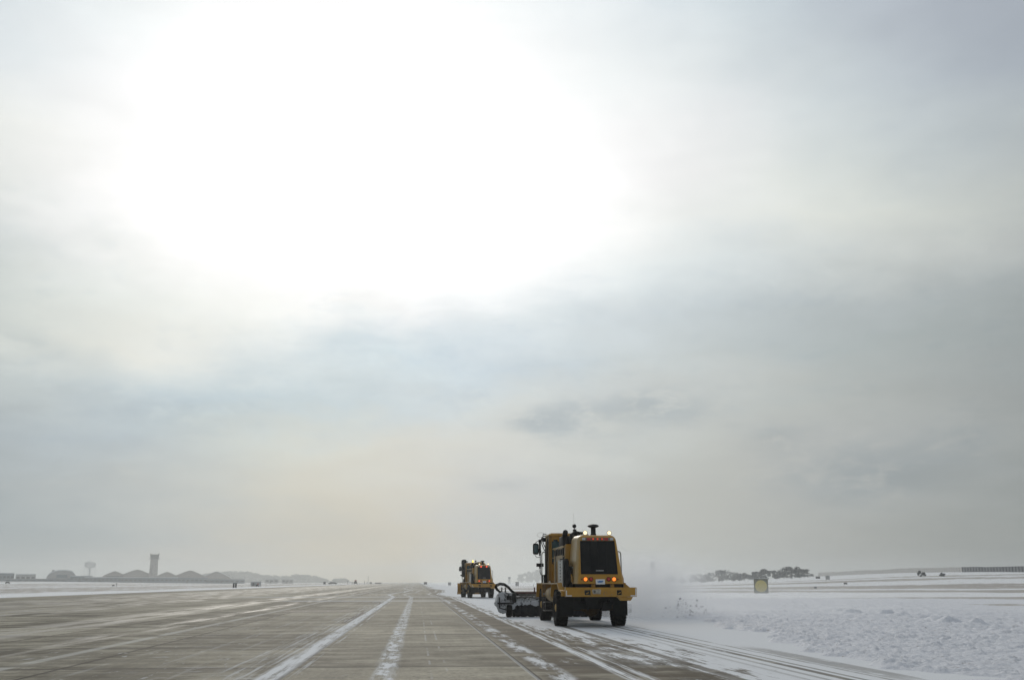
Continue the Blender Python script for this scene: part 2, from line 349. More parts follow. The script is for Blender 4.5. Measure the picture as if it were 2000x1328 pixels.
def n_(t, x, y): return noise(t, comb(t, x * .5, y * 1.5), 1, 4, .6).ss(.45, .6)
def runway_material():
    m = bpy.data.materials.new('swept_concrete'); m.use_nodes = True; t = m.node_tree
    P = texco(t); x, y, _ = sep(t, P)
    SX, SY, OX, OY = 4.6, 6.4, 2.2, 2.1
    far = y.ss(70, 170)
    wig = (noise(t, comb(t, 0.0, y * .012, 3.0), 1, 2) - .5) * 9.0 * far + (noise(t, comb(t, x * .3, y * .05), 1, 2) - .5) * .12
    xw = x + wig
    streak = noise(t, comb(t, x * 1.6, y * .10), 1, 5, .62)
    streak2 = noise(t, comb(t, x * 5.0 + 11.0, y * .30), 1, 5, .65)
    cross = noise(t, comb(t, x * .35, y * 1.3), 1, 5, .62)      # sweeper chatter across the lane
    fine = noise(t, comb(t, x * 9, y * 9), 1, 4, .7)
    big = noise(t, comb(t, x * .12, y * .05), 1, 3, .6)
    # slabs and joints
    sx = ((x - OX) / SX).floor(); sy = ((y - OY) / SY).floor()
    tone = white(t, comb(t, sx, sy))
    jx = ((x - OX + (streak2 - .5) * .03) / SX).mod(1.0); jx = (jx - jx.floor()).min(1.0 - jx) * SX
    jy = ((y - OY + (noise(t, comb(t, x * .8, 0.0), 1, 3) - .5) * .12) / SY).mod(1.0); jy = jy.min(1.0 - jy) * SY
    joint = (jx.ss(.018, .065, 1, 0)).max(jy.ss(.04, .20, 1, 0) * (.35 + cross * .8).sat())
    stain = near(jy, 0, .12, .7) * cross.ss(.4, .65)
    lane = x.ss(-11.7, -11.5, .10, -.12) + x.ss(-7.0, -6.8, 0, .16) + x.ss(-2.5, -2.3, 0, .06)
    lit = noise(t, comb(t, x * .45 + 4, y * .75), 1, 6, .68)
    c = mixc(t, (lane + .42 + (tone - .5) * .55 + (big - .5) * 1.9 + (streak - .5) * 1.5 + (lit - .5) * 1.5 + (cross - .5) * 1.1).sat(), (.115, .100, .068), (.56, .515, .405))
    c = mixc(t, (fine - .5) * 2.6 + .30, c, (.105, .10, .086))
    right_dark = x.ss(2.1, 2.5) * .85
    c = mixc(t, right_dark, c, (.085, .066, .043))
    c = mixc(t, cross.ss(.42, .70) * .45 + streak.ss(.45, .68) * .45, c, (.085, .078, .062))
    lite = noise(t, comb(t, x * .45 + 4, y * .75), 1, 5, .65)
    c = mixc(t, lite.ss(.48, .70) * .45, c, (.50, .47, .38))
    c = mixc(t, stain * .5, c, (.075, .068, .055))
    # rubber lanes and wet bands on the left half
    wet = near(x, -13.5, .5, 1.4) * streak.ss(.40, .6) + near(x, -22, 1.2, 2.5) * streak.ss(.45, .62) + near(x, -9.6, .15, .6) * streak.ss(.45, .6)
    wet = wet + near(x, -31, 3, 5) * streak.ss(.42, .6)
    wet = wet + near(x, -5.7, 1.9, .1) * near(y, 61.5, 1.3, .5) * .2
    wet = wet.sat() * (cross * .5 + .6)
    c = mixc(t, wet * .55, c, (.055, .048, .038))
    c = mixc(t, (near(x, -5.7, 1.9, .1) * near(y, 61.0, 1.6, .3) * streak2.ss(.25, .5) + near(x, -12.5, 4.5, 1.0) * near(y, 54, .7, .5) * n_(t, x, y) + near(x, -3.0, .10, .1) * near(y, 52, 7, 2)).sat() * .75, c, (.045, .033, .024))
    c = mixc(t, joint * .85, c, (.035, .03, .024))
    # worn painted line
    pl = near(x, -8.15, .10, .09) * (y / 11.5 + .1).mod(1.0).ss(.06, .10) * (streak2 * .5 + fine * .5).ss(.30, .55)
    pl = pl + near(x, -8.15, .05, .3) * .25
    c = mixc(t, (pl * .42).sat(), c, (.62, .62, .60))
    # snow left behind by the brooms
    def band(cx, w_, soft, lo, hi, s): return near(xw, cx, w_, soft) * s.ss(lo, hi)
    n1 = noise(t, comb(t, x * 4.0, y * .9 + 5), 1, 5, .7)
    n2 = noise(t, comb(t, x * 7.0, y * .22 + 9), 1, 5, .7)
    n3 = noise(t, comb(t, x * 2.0, y * .42 + 3), 1, 7, .72)
    sn = band(-2.62, .13, .18, .36, .54, n2 * .5 + n1 * .25 + n3 * .25) * .95
    for cx, ww in ((-2.98, .025), (-3.14, .03), (-3.38, .02), (-3.66, .02), (-2.22, .02)):
        sn = sn.max(band(cx, ww, .05, .42, .60, n2) * .5)
    sn = sn.max(near(xw, -3.15, .35, .5) * n2.ss(.42, .7) * .30)
    sn = sn.max(band(-.58, .12, .16, .42, .60, n1) * .95)
    sn = sn.max(near(xw, -.58, .16, .15) * n2.ss(.38, .66) * .5)
    for cx in (.30, .62): sn = sn.max(band(cx, .006, .035, .50, .62, noise(t, comb(t, 2.0 + cx, y * .45), 1, 3)) * .32)
    sn = sn.max(band(2.66, .08, .24, .44, .58, n3) * .9)
    sn = sn.max(near(x, 2.16, .02, .03) * .35)
    sn = sn.max(band(3.25, .05, .35, .58, .72, n3) * .8)
    sn = sn.max(band(3.86, .05, .14, .36, .52, n2) * .95)
    sn = sn.max(band(4.2, .03, .12, .44, .58, n2) * .8)
    # thin drift that thickens towards the unswept side
    cov = xw.ss(3.7, 7.4, -.10, .17, lin=True) + xw.ss(7.0, 9.5, 0, .13) + y.ss(26, 46, 0, .16) * xw.ss(3.4, 4.6)
    cov = cov + near(x, 5.1, .5, .8) * near(y, 24.5, 1.5, 1.5) * .05 - near(x, 4.8, .4, .5) * near(y, 19.5, .6, 1.2) * .09
    drift = (n3 * .55 + n2 * .45 + cov).ss(.50, .585) * xw.ss(3.6, 4.1)
    dwide = (big * .4 + n3 * .6 + cov).ss(.42, .62) * .35 * xw.ss(3.6, 4.4)
    sn = sn.max(drift * .95).max(dwide)
    tracks = near(x, 7.62, .06, .07) + near(x, 8.35, .02, .07) * .7 + near(x, 7.25, .02, .08) * .6 + near(x, 7.90, .02, .06) * .8 + near(x, 5.70, .08, .10) + near(x, 6.9, .01, .10) * .4 + near(x, 8.75, .22, .12) * near(y, 22, 3, 3) * .6
    tracks = tracks.sat() * y.ss(39, 41, 1, 0) * (n2 * .5 + n3 * .5).ss(.40, .50)
    sn = sn * (1.0 - tracks * .80)
    # left half: faint lines, patches, rows of crumbs
    for cx, ww, st in ((-5.2, .05, .55), (-6.4, .03, .5), (-10.2, .03, .35), (-4.4, .04, .5), (-12.6, .03, .3), (-17.5, .06, .4), (-26, .1, .4)):
        sn = sn.max(band(cx, ww, .10, .46, .62, n2) * st * (far * .8 + .35).sat())
    sn = sn.max(near(x, -6, 3.0, 2.5) * n1.ss(.57, .68) * streak2.ss(.42, .6) * .6)
    sn = sn.max(near(x, -4.6, 1.4, .8) * near(y, 24, 5, 4) * noise(t, comb(t, x * .8, y * 1.6), 1, 5, .7).ss(.58, .70) * .5)
    sn = sn.max(near(x, -24, 18, 4) * (streak * .6 + cross * .4).ss(.60, .70) * .35)
    # ploughed cross lines
    sn = sn.max(near(y + wig * .2, 94, 1.6, 1.2) * near(x, -4, 7, 1.5) * .5)
    sn = sn.max(near(y, 118, 2.5, 2.0) * near(x, -8, 10, 4) * .4)
    sn = sn.max(near(y, 92.5, .5, .6) * near(x, -3, 7, 1) * .5)
    # the left edge, and far away everything powders over
    sn = sn.max((x * -1.0 + (n3 - .5) * 1.5).ss(43.8, 45.4))
    sn = sn.max(far * streak.ss(.5, .68) * .45)
    sn = sn.max(y.ss(150, 700) * (streak * .5 + big * .5).ss(.38, .66) * .4)
    sn = (sn - (1.0 - fine.ss(.25, .5)) * .12).sat()
    c2 = mixc(t, sn, c, (.80, .82, .85))
    rough = mixc(t, (wet * .7 + cross.ss(.3, .8) * .15).sat(), (.72, .72, .72), (.45, .45, .45))
    rough = mixc(t, sn, rough, (.85, .85, .85))
    setin(m, Base_Color=c2, Roughness=rough, Specular_IOR_Level=wet * .5 * (1.0 - sn) + .05, Normal=bump(t, fine * .5 + sn * 1.5 - joint * 1.0, .45, .02))
    m.node_tree.nodes['Principled BSDF'].inputs['Specular IOR Level'].default_value = .1
    return m

th = np.linspace(0, 2 * np.pi, 361); rr = np.concatenate([[0.0], np.geomspace(3, 2900, 230)])
R_, T_ = np.meshgrid(rr, th, indexing='ij')
gx, gy = R_ * np.sin(T_), R_ * np.cos(T_)
g = grid_mesh('ground', np.stack([gx, gy, terrain_z(gx, gy)], -1), ground_material())
tag(g, kind='structure')
ys_ = np.concatenate([[-60], np.geomspace(4, 2600, 60)]); xs_ = np.linspace(-45.5, 13.6, 14)
YY, XX = np.meshgrid(ys_, xs_, indexing='ij')
rw = grid_mesh('runway', np.stack([XX, YY, np.zeros_like(XX)], -1)[:, ::1], runway_material())
tag(rw, kind='structure')

# lumpy snow thrown beside the runway by the brooms
def bank_edge(y): return 9.1 + (y - 17) * .10 - np.clip(y - 40, 0, 99) * .0 
def snow_bank():
    rows = np.geomspace(13, 98, 640); nc = 460
    s = np.linspace(0, 1, nc) ** 1.55
    Y, S = np.meshgrid(rows, s, indexing='ij')
    e = bank_edge(Y) - 1.2
    X = e + S * (14 + Y * .62)
    d = X - bank_edge(Y) + (vnoise(Y * .55, Y * 0, 1) - .5) * 1.3 + (vnoise(X * 2.2, Y * 1.4, 2) - .5) * .8
    ramp = sstep(d, 0, .9); wid = 4 + Y * .33
    cover = 1 - sstep(d, wid * .75, wid * 1.3)
    def ch(f, sd): return np.abs(vnoise(X * f, Y * f, sd) - .5) * 2
    h = .035 + .05 * vnoise(X * .8, Y * .8, 11)
    h += .04 * vnoise(X * 2.1, Y * 1.9, 12) ** 2.0 + .06 * np.clip(vnoise(X * 4.7, Y * 3.1, 13) - .45, 0, 1) * 1.6
    h += .08 * ch(7.5, 14) * sstep(vnoise(X * 1.5, Y * 1.5, 15), .25, .6) + .05 * ch(14, 16)
    ledge = np.exp(-((d - .5) / .4) ** 2) * sstep(vnoise(Y * .8, X * 0 + 3, 17), .45, .8)
    h += .10 * ledge * vnoise(X * 6, Y * 5, 18)
    for px, py, hh, ww in ((1640, 1195, .16, .5), (1666, 1199, .25, .55), (1733, 1203, .36, .55), (1756, 1206, .28, .8), (1795, 1209, .22, .8), (1822, 1213, .2, .6), (1853, 1219, .34, .5), (1905, 1224, .3, .5), (1945, 1232, .26, .6), (1990, 1240, .25, .8), (1560, 1190, .15, .6), (1880, 1226, .15, 1.0), (1730, 1300, .14, .7), (1690, 1312, .12, .8), (1500, 1250, .08, .8), (1390, 1222, .08, 1.2), (1850, 1275, .10, .9)):
        q = ray(px, py); k = -CAM_H / q.z; cx, cy = q.x * k, q.y * k
        r2 = np.hypot((X - cx) / ww, (Y - cy) / (ww * 1.2)) + (vnoise(X * 3, Y * 3, 21) - .5) * .5
        h += .75 * hh * np.clip(1 - r2, 0, 1) ** .9
    Z = -.035 + h * ramp * cover * (.55 + .45 * sstep(Y, 14, 30)) 
    Z = np.where(ramp * cover <= 0.001, -.06, Z)
    m = bpy.data.materials.new('thrown_snow'); m.use_nodes = True; t = m.node_tree
    P = texco(t); n = noise(t, P, 5, 8, .78); n2 = noise(t, P, 2.5, 4, .6); n3 = noise(t, P, 13, 5, .75)
    c = mixc(t, n2, (.70, .72, .78), (.81, .82, .86))
    c = mixc(t, n3.ss(.50, .62) * .5 + n.ss(.53, .61) * .35, c, (.50, .51, .55))
    c = mixc(t, (n * .7 + n2 * .3).ss(.60, .66) * .6, c, (.26, .21, .17))
    setin(m, Base_Color=c, Normal=bump(t, n * .8 + n3 * .3, .9, .05))
    m.node_tree.nodes['Principled BSDF'].inputs['Roughness'].default_value = .8
    o = grid_mesh('thrown_snow', np.stack([X, Y, Z], -1), m, smooth=False)
    return tag(o, 'lumpy bank of thrown snow covering the grass beside the runway', 'snow bank', kind='stuff')
snow_bank()
# ------------------------------------------------------------------ snow broom trucks
def paint_material():
    m = bpy.data.materials.new('yellow_paint'); m.use_nodes = True; t = m.node_tree
    P = texco(t); x, y, z = sep(t, P)
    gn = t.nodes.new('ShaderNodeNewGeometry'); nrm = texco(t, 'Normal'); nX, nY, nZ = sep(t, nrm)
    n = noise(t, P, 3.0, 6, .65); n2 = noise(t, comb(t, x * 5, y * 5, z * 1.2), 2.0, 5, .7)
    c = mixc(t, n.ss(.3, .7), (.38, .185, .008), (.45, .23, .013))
    salt_sheen = nX.ss(-.25, -.75) * (n2.ss(.30, .65) * .35 + .52)               # salty film plus bright-sky sheen, both painted into the left-facing sides
    c = mixc(t, salt_sheen, c, (.37, .30, .17))
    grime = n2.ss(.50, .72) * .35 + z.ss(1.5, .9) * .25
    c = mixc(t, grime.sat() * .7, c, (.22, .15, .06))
    setin(m, Base_Color=c)
    b = m.node_tree.nodes['Principled BSDF']; b.inputs['Roughness'].default_value = .38
    return m
M_ = dict(
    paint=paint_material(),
    black=material('black_steel', (.009, .0095, .011), .55, spec=.2, var=.4),
    rubber=material('tyre_rubber', (.009, .009, .0095), .9, spec=.12, var=.35, vscale=14),
    flap=material('rubber_flap', (.010, .011, .012), .75, spec=.15, var=.3),
    rim=material('yellow_rim', (.38, .23, .05), .55, var=.4),
    grey=material('grey_metal', (.42, .43, .43), .5, .2, var=.25),
    dull=material('worn_steel', (.16, .15, .14), .55, .4, var=.4),
    redbrown=material('rusty_red_beam', (.085, .028, .022), .6, var=.4),
    tank=material('tank_paint', (.30, .21, .09), .55, spec=.3, var=.35),
    grille=material('radiator_black', (.005, .006, .008), .5, spec=.18, var=.4, vscale=20),
    post=material('salted_post', (.24, .19, .11), .85, spec=.1, var=.3),
    axle=material('grimy_axle', (.07, .045, .018), .8, spec=.1, var=.4),
    smudge=material('dried_snow_smudge', (.36, .33, .27), .8, var=.35, vscale=12),
    glass=material('cab_glass', (.05, .10, .11), .08, var=.2),
    amber=material('amber_lens', (.8, .22, .02), .3, emit=(1, .23, .03), estr=1.25),
    redlit=material('lit_red_lens', (.7, .05, .02), .3, emit=(1, .10, .04), estr=1.1),
    reddim=material('red_lens', (.22, .012, .014), .25, emit=(1, .06, .04), estr=.05),
    redmid=material('glowing_red_lens', (.35, .03, .02), .25, emit=(1, .13, .05), estr=.35),
    bulb=material('warm_bulb', (1, .8, .5), .3, emit=(1, .82, .52), estr=1.3),
    beacon=material('yellow_beacon', (1, .75, .1), .3, emit=(1, .66, .05), estr=2.5),
    clear=material('clear_lens', (.50, .52, .53), .2, var=.1),
    white=material('white_sheet', (.70, .71, .72), .5, var=.12),
    blue=material('blue_print', (.03, .16, .42), .5),
    silver=material('silver_badge', (.32, .33, .34), .35, .3),
    caked=None, soot=material('dark_exhaust', (.014, .013, .014), .65, spec=.2, var=.4),
    brush=None,
)
def caked_material():
    m = bpy.data.materials.new('snow_caked_steel'); m.use_nodes = True; t = m.node_tree
    P = texco(t); n = noise(t, P, 4, 7, .7); n2 = noise(t, P, 14, 5, .7)
    c = mixc(t, (n * .7 + n2 * .3).ss(.41, .50), (.05, .052, .055), (.52, .535, .56))
    setin(m, Base_Color=c, Normal=bump(t, n * .7 + n2 * .5, .9, .04))
    m.node_tree.nodes['Principled BSDF'].inputs['Roughness'].default_value = .8
    return m
def brush_material():
    m = bpy.data.materials.new('broom_bristle'); m.use_nodes = True; t = m.node_tree
    P = texco(t); x, y, z = sep(t, P)
    n = noise(t, comb(t, x * 40, y * 3, z * 3), 1, 4, .7)
    c = mixc(t, n.ss(.35, .7), (.005, .0055, .007), (.022, .024, .028))
    setin(m, Base_Color=c, Normal=bump(t, n, .8, .03)); m.node_tree.nodes['Principled BSDF'].inputs['Roughness'].default_value = .85
    return m
M_['caked'] = caked_material(); M_['brush'] = brush_material()

def arc_pts(c, r, a0, a1, n, plane='xz'):
    out = []
    for i in range(n + 1):
        a = math.radians(a0 + (a1 - a0) * i / n); u, v = r * math.cos(a), r * math.sin(a)
        out.append((c[0] + u, c[1], c[2] + v) if plane == 'xz' else (c[0], c[1] + u, c[2] + v))
    return out

def lerp(a, b, f): return a + (b - a) * f
def make_wheel(par, x, y, side, steer=0.0):
    """tyre with tread, rim as its sub-part; side -1 left, +1 right"""
    R, W = .675, .47
    mb = MB(); h = W / 2
    prof = [(.36, -h + .05), (.40, -h + .02), (.52, -h), (.62, -h + .03), (.655, -h + .07), (R, -h + .10), (R, h - .10), (.655, h - .07), (.62, h - .03), (.52, h), (.40, h - .02), (.36, h - .05), (.36, -h + .05)]
    mb.lathe(prof[:-1], (0, 0, 0), 'x', 44)
    for k in range(34):            # tread blocks
        for s in (-1, 0, 1):
            a = (k + .5 * (s != 0)) * 2 * math.pi / 34
            nb = MB(); nb.box(-.065 + s * .15, .065 + s * .15, -.038, .038, R - .01, R + .022)
            mb.join(nb, Matrix.Rotation(a, 4, 'X'))
    wh = mb.build('wheel', M_['rubber'], par, 40, (x, y, R + .015))
    wh.rotation_euler = (0, 0, steer)
    r = MB(); q = -side
    r.lathe([(.355, -.14), (.355, .14)], (0, 0, 0), 'x', 32)
    o = side * (h - .12)
    r.lathe([(.375, o + side * .05), (.33, o + side * .04), (.30, o - side * .02), (.16, o - side * .06), (.15, o + side * .07), (.10, o + side * .10), (.001, o + side * .10)], (0, 0, 0), 'x', 32)
    for k in range(10):
        a = k * math.pi / 5
        r.cyl((o - side * .03, .225 * math.cos(a), .225 * math.sin(a)), (o + side * .0, .225 * math.cos(a), .225 * math.sin(a)), .016, 6)
    r.build('rim', M_['rim'], wh, 35)
    return wh

def round_lamp(par, name, x, y, z, r, lens, depth=.05, housing='black', tilt=0.0):
    mb = MB(); mb.lathe([(r * 1.22, .012), (r * 1.25, -.012), (r * 1.02, -.02), (r * 1.02, .01)], (0, 0, 0), 'y', 20)
    o = mb.build(name, M_[housing], par, 40, (x, y, z)); o.rotation_euler = (tilt, 0, 0)
    l = MB(); l.lathe([(r, .0), (r * .95, -.02), (r * .6, -.032), (.001, -.036)], (0, 0, 0), 'y', 20); l.build('lens', M_[lens], o, 60)
    return o

def make_truck(label, loc, rz, second=False):
    T = thing('snow_broom_truck', label, 'snow broom truck', loc, rz, 'snow broom trucks sweeping the runway edge')
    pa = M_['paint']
    # ---- chassis
    mb = MB()
    for s in (-1, 1): mb.box(s * .48 - .06, s * .48 + .06, -.2, 8.6, .92, 1.18)
    for yy in (.1, 2.2, 4.2, 6.2, 8.2): mb.box(-.42, .42, yy, yy + .12, .95, 1.15)
    mb.box(-1.0, 1.0, .3, 5.2, 1.19, 1.60)
    mb.box(-.55, .55, 2.3, 5.6, .55, .915)
    mb.box(-.85, -.55, .9, 1.2, .62, .915); mb.box(.25, .5, .5, .95, .6, .915)
    mb.tube([(-.35, .55, .95), (-.33, .5, .8), (-.30, .6, .62)], .03, 6); mb.tube([(.1, .5, .95), (.2, .45, .75), (.15, .6, .55)], .025, 6)
    mb.build('chassis', M_['black'], T)
    for yy, st in ((1.5, 0), (7.4, 0)):
        ax = MB(); ax.tube([(-1.05, yy, .69), (-.45, yy, .69), (-.3, yy, .69), (.3, yy, .69), (.45, yy, .69), (1.05, yy, .69)], [.10, .12, .16, .16, .12, .10], 14)
        ax.lathe([(.001, -.32), (.2, -.28), (.31, -.12), (.34, .02), (.26, .2), (.12, .3), (.10, .7)], (0, yy, .70), 'y', 20)
        ax.build('axle', M_['axle'], T, 40)
    for x, yy, s in ((-1.235, 1.5, -1), (1.045, 1.5, 1), (-1.09, 7.4, -1), (1.16, 7.4, 1)): make_wheel(T, x, yy, s)
    # ---- rear hood: a shell that leans forward with rounded corners
    z0, z1, yb, yt, yf = 1.60, 3.42, -.42, -.04, 1.30
    hb = MB()
    hb.hexa([(-.94, yb, z0), (.94, yb, z0), (.98, yf, z0), (-.98, yf, z0), (-.74, yt, z1), (.73, yt, z1), (.76, yf, z1 + .02), (-.77, yf, z1 + .02)])
    hb.b.normal_update(); ed = [e for e in hb.b.edges if abs(e.verts[0].co.y - yf) > .1 or abs(e.verts[1].co.y - yf) > .1]
    up = [e for e in ed if not (abs(e.verts[0].co.z - z0) < .01 and abs(e.verts[1].co.z - z0) < .01)]
    bmesh.ops.bevel(hb.b, geom=up, offset=.20, segments=7, affect='EDGES', profile=.5, clamp_overlap=True)
    hood = hb.build('engine_hood', pa, T, 50)
    # crease panel low on the left and right flank
    for s in (-1, 1):
        p = MB(); p.prism([(.0, 1.66), (1.1, 1.66), (1.1, 2.34), (.88, 2.34), (.32, 2.0), (.0, 1.80)], 'x', s * .965, s * 1.0)
        p.build('side_flare', pa, T)
    def face_y(z): return lerp(yb, yt, (z - z0) / (z1 - z0))
    # radiator opening in the sloping face
    def slab(mb, x0, x1, xt0, xt1, za, zb, d0, d1):
        mb.hexa([(x0, face_y(za) - d0, za), (x1, face_y(za) - d0, za), (x1, face_y(za) + d1, za), (x0, face_y(za) + d1, za),
                 (xt0, face_y(zb) - d0, zb), (xt1, face_y(zb) - d0, zb), (xt1, face_y(zb) + d1, zb), (xt0, face_y(zb) + d1, zb)])
    fr = MB(); GZ0, GZ1 = 1.985, 3.17
    def gx_(z): f = (z - GZ0) / (GZ1 - GZ0); return lerp(.655, .595, f), lerp(.665, .64, f)
    gl0, gr0 = .67, .68; gl1, gr1 = .645, .63
    slab(fr, -gl0 - .03, gr0 + .03, -gl1 - .03, gr1 + .03, GZ0 - .03, GZ1 + .03, .012, .02)
    grille = fr.build('radiator_grille', M_['grille'], T)
    gs = MB(); k = 0; zz = GZ0 + .02
    while zz < GZ1 - .02:
        f = (zz - GZ0) / (GZ1 - GZ0); a, b = lerp(gl0, gl1, f), lerp(gr0, gr1, f)
        slab(gs, -a, b, -a, b, zz, zz + .014, .026, -.013); zz += .034
    for xv in (-.33, 0.0, .33): slab(gs, xv - .012, xv + .012, xv * .93 - .012, xv * .93 + .012, GZ0 + .01, GZ1 - .01, .032, -.014)
    slab(gs, -gl0, gr0, -gl0 + .002, gr0 - .002, 2.44, 2.47, .034, -.014)
    gs.build('grille_slat', M_['black'], grille)['kind'] = 'stuff'
    # badge lettering
    def lettering(txt, size, x, y, z, tilt, mat, parent, name, ext=.004):
        cu = bpy.data.curves.new(name, 'FONT'); cu.body = txt; cu.size = size; cu.align_x = 'CENTER'; cu.align_y = 'CENTER'; cu.extrude = ext; cu.resolution_u = 3
        tmp = bpy.data.objects.new('tmp', cu); COL.objects.link(tmp); bpy.context.view_layer.update()
        me = bpy.data.meshes.new_from_object(tmp.evaluated_get(bpy.context.evaluated_depsgraph_get()))
        bpy.data.objects.remove(tmp); me.materials.clear(); me.materials.append(mat); me.name = name
        o = bpy.data.objects.new(name, me); COL.objects.link(o); o.parent = parent
        o.location = (x, y, z); o.rotation_euler = (math.pi / 2 - tilt, 0, 0); return o
    tl = math.atan((yt - yb) / (z1 - z0))
    bd = MB(); slab(bd, -.13, .17, -.13, .17, 2.055, 2.115, .045, -.02)
    bdo = bd.build('badge', M_['dull'], grille)
    lettering('OSHKOSH', .062, .02, face_y(2.085) - .05, 2.085, tl, M_['clear'], bdo, 'lettering')
    # upper light bar
    bar = MB(); slab(bar, -.60, .60, -.585, .59, 3.215, 3.325, .015, .02)
    bar.build('light_bar', M_['black'] if second else M_['dull'], T)
    yl = face_y(3.27) - .03
    for x in (-.535, .545):
        q = MB(); q.box(-.065, .065, -.02, .015, -.045, .045, .01); q.build('clear_lamp', M_['clear'], T, loc=(x, yl, 3.27))
    for x in (-.335, .335):
        q = MB(); q.box(-.075, .075, -.015, .015, -.05, .05, .008); bx = q.build('marker_lamp', M_['redmid'] if second else M_['reddim'], T, loc=(x, yl, 3.27))
    for x in (-.175, .0, .175): round_lamp(T, 'brake_lamp', x, yl, 3.27, .042, 'reddim' if second else 'redmid')
    if second:
        for x in (-.30, .30): round_lamp(T, 'brake_lamp', x, yl - .03, 3.25, .085, 'redlit')
    # rear lower lamps
    yz = face_y(1.77) - .02
    ol = 'redlit' if second else 'amber'
    round_lamp(T, 'turn_lamp', -.54, yz, 1.77, .072, 'redlit' if second else 'amber'); round_lamp(T, 'turn_lamp', .55, yz, 1.77, .072, 'redlit' if second else 'amber')
    round_lamp(T, 'tail_lamp', -.33, yz, 1.77, .068, 'reddim'); round_lamp(T, 'tail_lamp', .34, yz, 1.77, .068, 'reddim')
    for x in (-.68, .70): round_lamp(T, 'reflector', x, yz, 1.77, .022, 'reddim')
    pl = MB(); pl.box(-.175, .175, -.012, .012, -.095, .095, .008)
    plo = pl.build('licence_plate', M_['white'], T, loc=(0.02, yz - .02, 1.675)); plo.rotation_euler = (-tl, 0, 0)
    pb = MB()
    for i, (a, b, zc, hh) in enumerate(((-.115, .10, .0, .016), (-.06, .12, .03, .010), (-.10, .05, -.03, .007))): pb.box(a, b, -.0165, -.0125, zc - hh, zc + hh)
    pb.build('plate_print', M_['blue'], plo)
    # ---- bumper
    bm_ = MB(); bm_.box(-1.34, 1.36, -.62, -.40, 1.13, 1.47, .012)
    bm_.box(-.95, .95, -.39, -.1, 1.2, 1.44)
    bmp = bm_.build('rear_bumper', pa, T)
    w_ = MB(); w_.prism([(.62, 1.125), (1.22, 1.125), (1.13, .99), (.75, .99)], 'y', -.58, -.42); w_.build('bumper_bracket', pa, T)
    
    for s in (-1, 1):
        rf = MB()
        e = s * 1.32 if s < 0 else 1.34
        rf.box(min(e, e - s * .035), max(e, e - s * .035), -.626, -.6215, 1.15, 1.36 if s < 0 else 1.44)
        rf.box(min(e - s * .036, e - s * .22), max(e - s * .036, e - s * .22), -.626, -.6215, 1.15, 1.185)
        rf.build('reflective_tape', M_['white'], bmp)
    for x0, x1 in ((-.62, -.40), (.60, .78)):
        ho = MB(); ho.box(x0, x1, -.628, -.6215, 1.20, 1.37, 0); o = ho.build('tow_opening', M_['black'], bmp)
        hf = MB()
        for q in ((x0 - .02, x0, 1.18, 1.39), (x1, x1 + .02, 1.18, 1.39), (x0, x1, 1.372, 1.392), (x0, x1, 1.178, 1.198)): hf.box(q[0], q[1], -.634, -.6215, q[2], q[3])
        hf.cyl(((x0 + x1) / 2 - .05, -.63, 1.24), ((x0 + x1) / 2 + .05, -.63, 1.29), .018, 8)
        hf.build('frame', M_['rim'], o)
    # worn patch and small fittings on the bumper
    wp = MB(); random.seed(5)
    n = 22; pts = []
    for i in range(n):
        a = i * 2 * math.pi / n; r = (abs(math.cos(a)) ** 4 + abs(math.sin(a)) ** 4) ** -.25 * random.uniform(.80, 1.08)
        pts.append((-.17 + .17 * r * math.cos(a), 1.315 + .095 * r * math.sin(a)))
    wp.prism(pts, 'y', -.6285, -.622)
    if second: wp.b.free()
    else: wp.build('snow_smear', M_['smudge'], bmp)
    wc = MB(); wc.lathe([(.05, -.632), (.05, -.629)], (-.24, 0, 1.32), 'y', 14); wc.build('coupling', M_['dull'], bmp)
    sm = MB(); random.seed(8)
    for i in range(9): xx = .06 + random.random() * .34; zz = 1.17 + random.random() * .14; sm.box(xx, xx + .02, -.626, -.6215, zz, zz + .012 + random.random() * .03)
    sm.build('scuff', M_['dull'], bmp)['kind'] = 'stuff'
    # gap under the hood: black towing gear with a bit of snow
    gp = MB(); gp.box(-.86, .93, -.25, .28, 1.45, 1.597); gp.build('rear_crossmember', M_['black'], T)
    for x in (-.30, .42):
        gg = MB(); gg.box(x, x + .14, -.34, -.26, 1.475, 1.585); gg.build('hood_latch', pa, T)
    # ---- mud flaps
    for a, b in ((-1.36, -.86), (.66, 1.24)):
        f = MB(); f.box(a, b, .60, .62, .44 if a < 0 else .42, 1.16); f.build('mud_flap', M_['flap'], T)
    sc_ = MB(); sc_.box(-.85, .64, .66, .69, .66, 1.12); sc_.build('belly_guard', M_['black'], T)
    # ---- fenders
    for s in (-1, 1):
        f = MB(); x0, x1 = (-1.47, -.98) if s < 0 else (.86, 1.22)
        out = [(2.72, 1.10), (2.50, 1.63), (.75, 1.64), (.30, 1.38), (-.36, 1.34), (-.38, 1.15)]
        inn = [(-.33, 1.15), (-.33, 1.30), (.33, 1.34), (.79, 1.60), (2.46, 1.58), (2.68, 1.10)]
        f.prism(out + inn, 'x', x0, x1); f.build('rear_fender', pa, T)
        x0, x1 = (-1.39, -.86) if s < 0 else (.86, 1.33)
        f = MB(); out = [(8.42, 1.0), (8.25, 1.63), (6.45, 1.63), (6.20, 1.05)]; inn = [(6.24, 1.05), (6.49, 1.585), (8.21, 1.585), (8.37, 1.0)]
        f.prism(out + inn, 'x', x0, x1); f.build('front_fender', pa, T)
        sp = MB(); sx0, sx1 = (-1.36, -1.0) if s < 0 else (1.0, 1.32)
        for zz in (.45, .80, 1.15): sp.box(sx0, sx1, 5.5, 6.15, zz, zz + .04)
        ox = sx0 if s < 0 else sx1 - .03
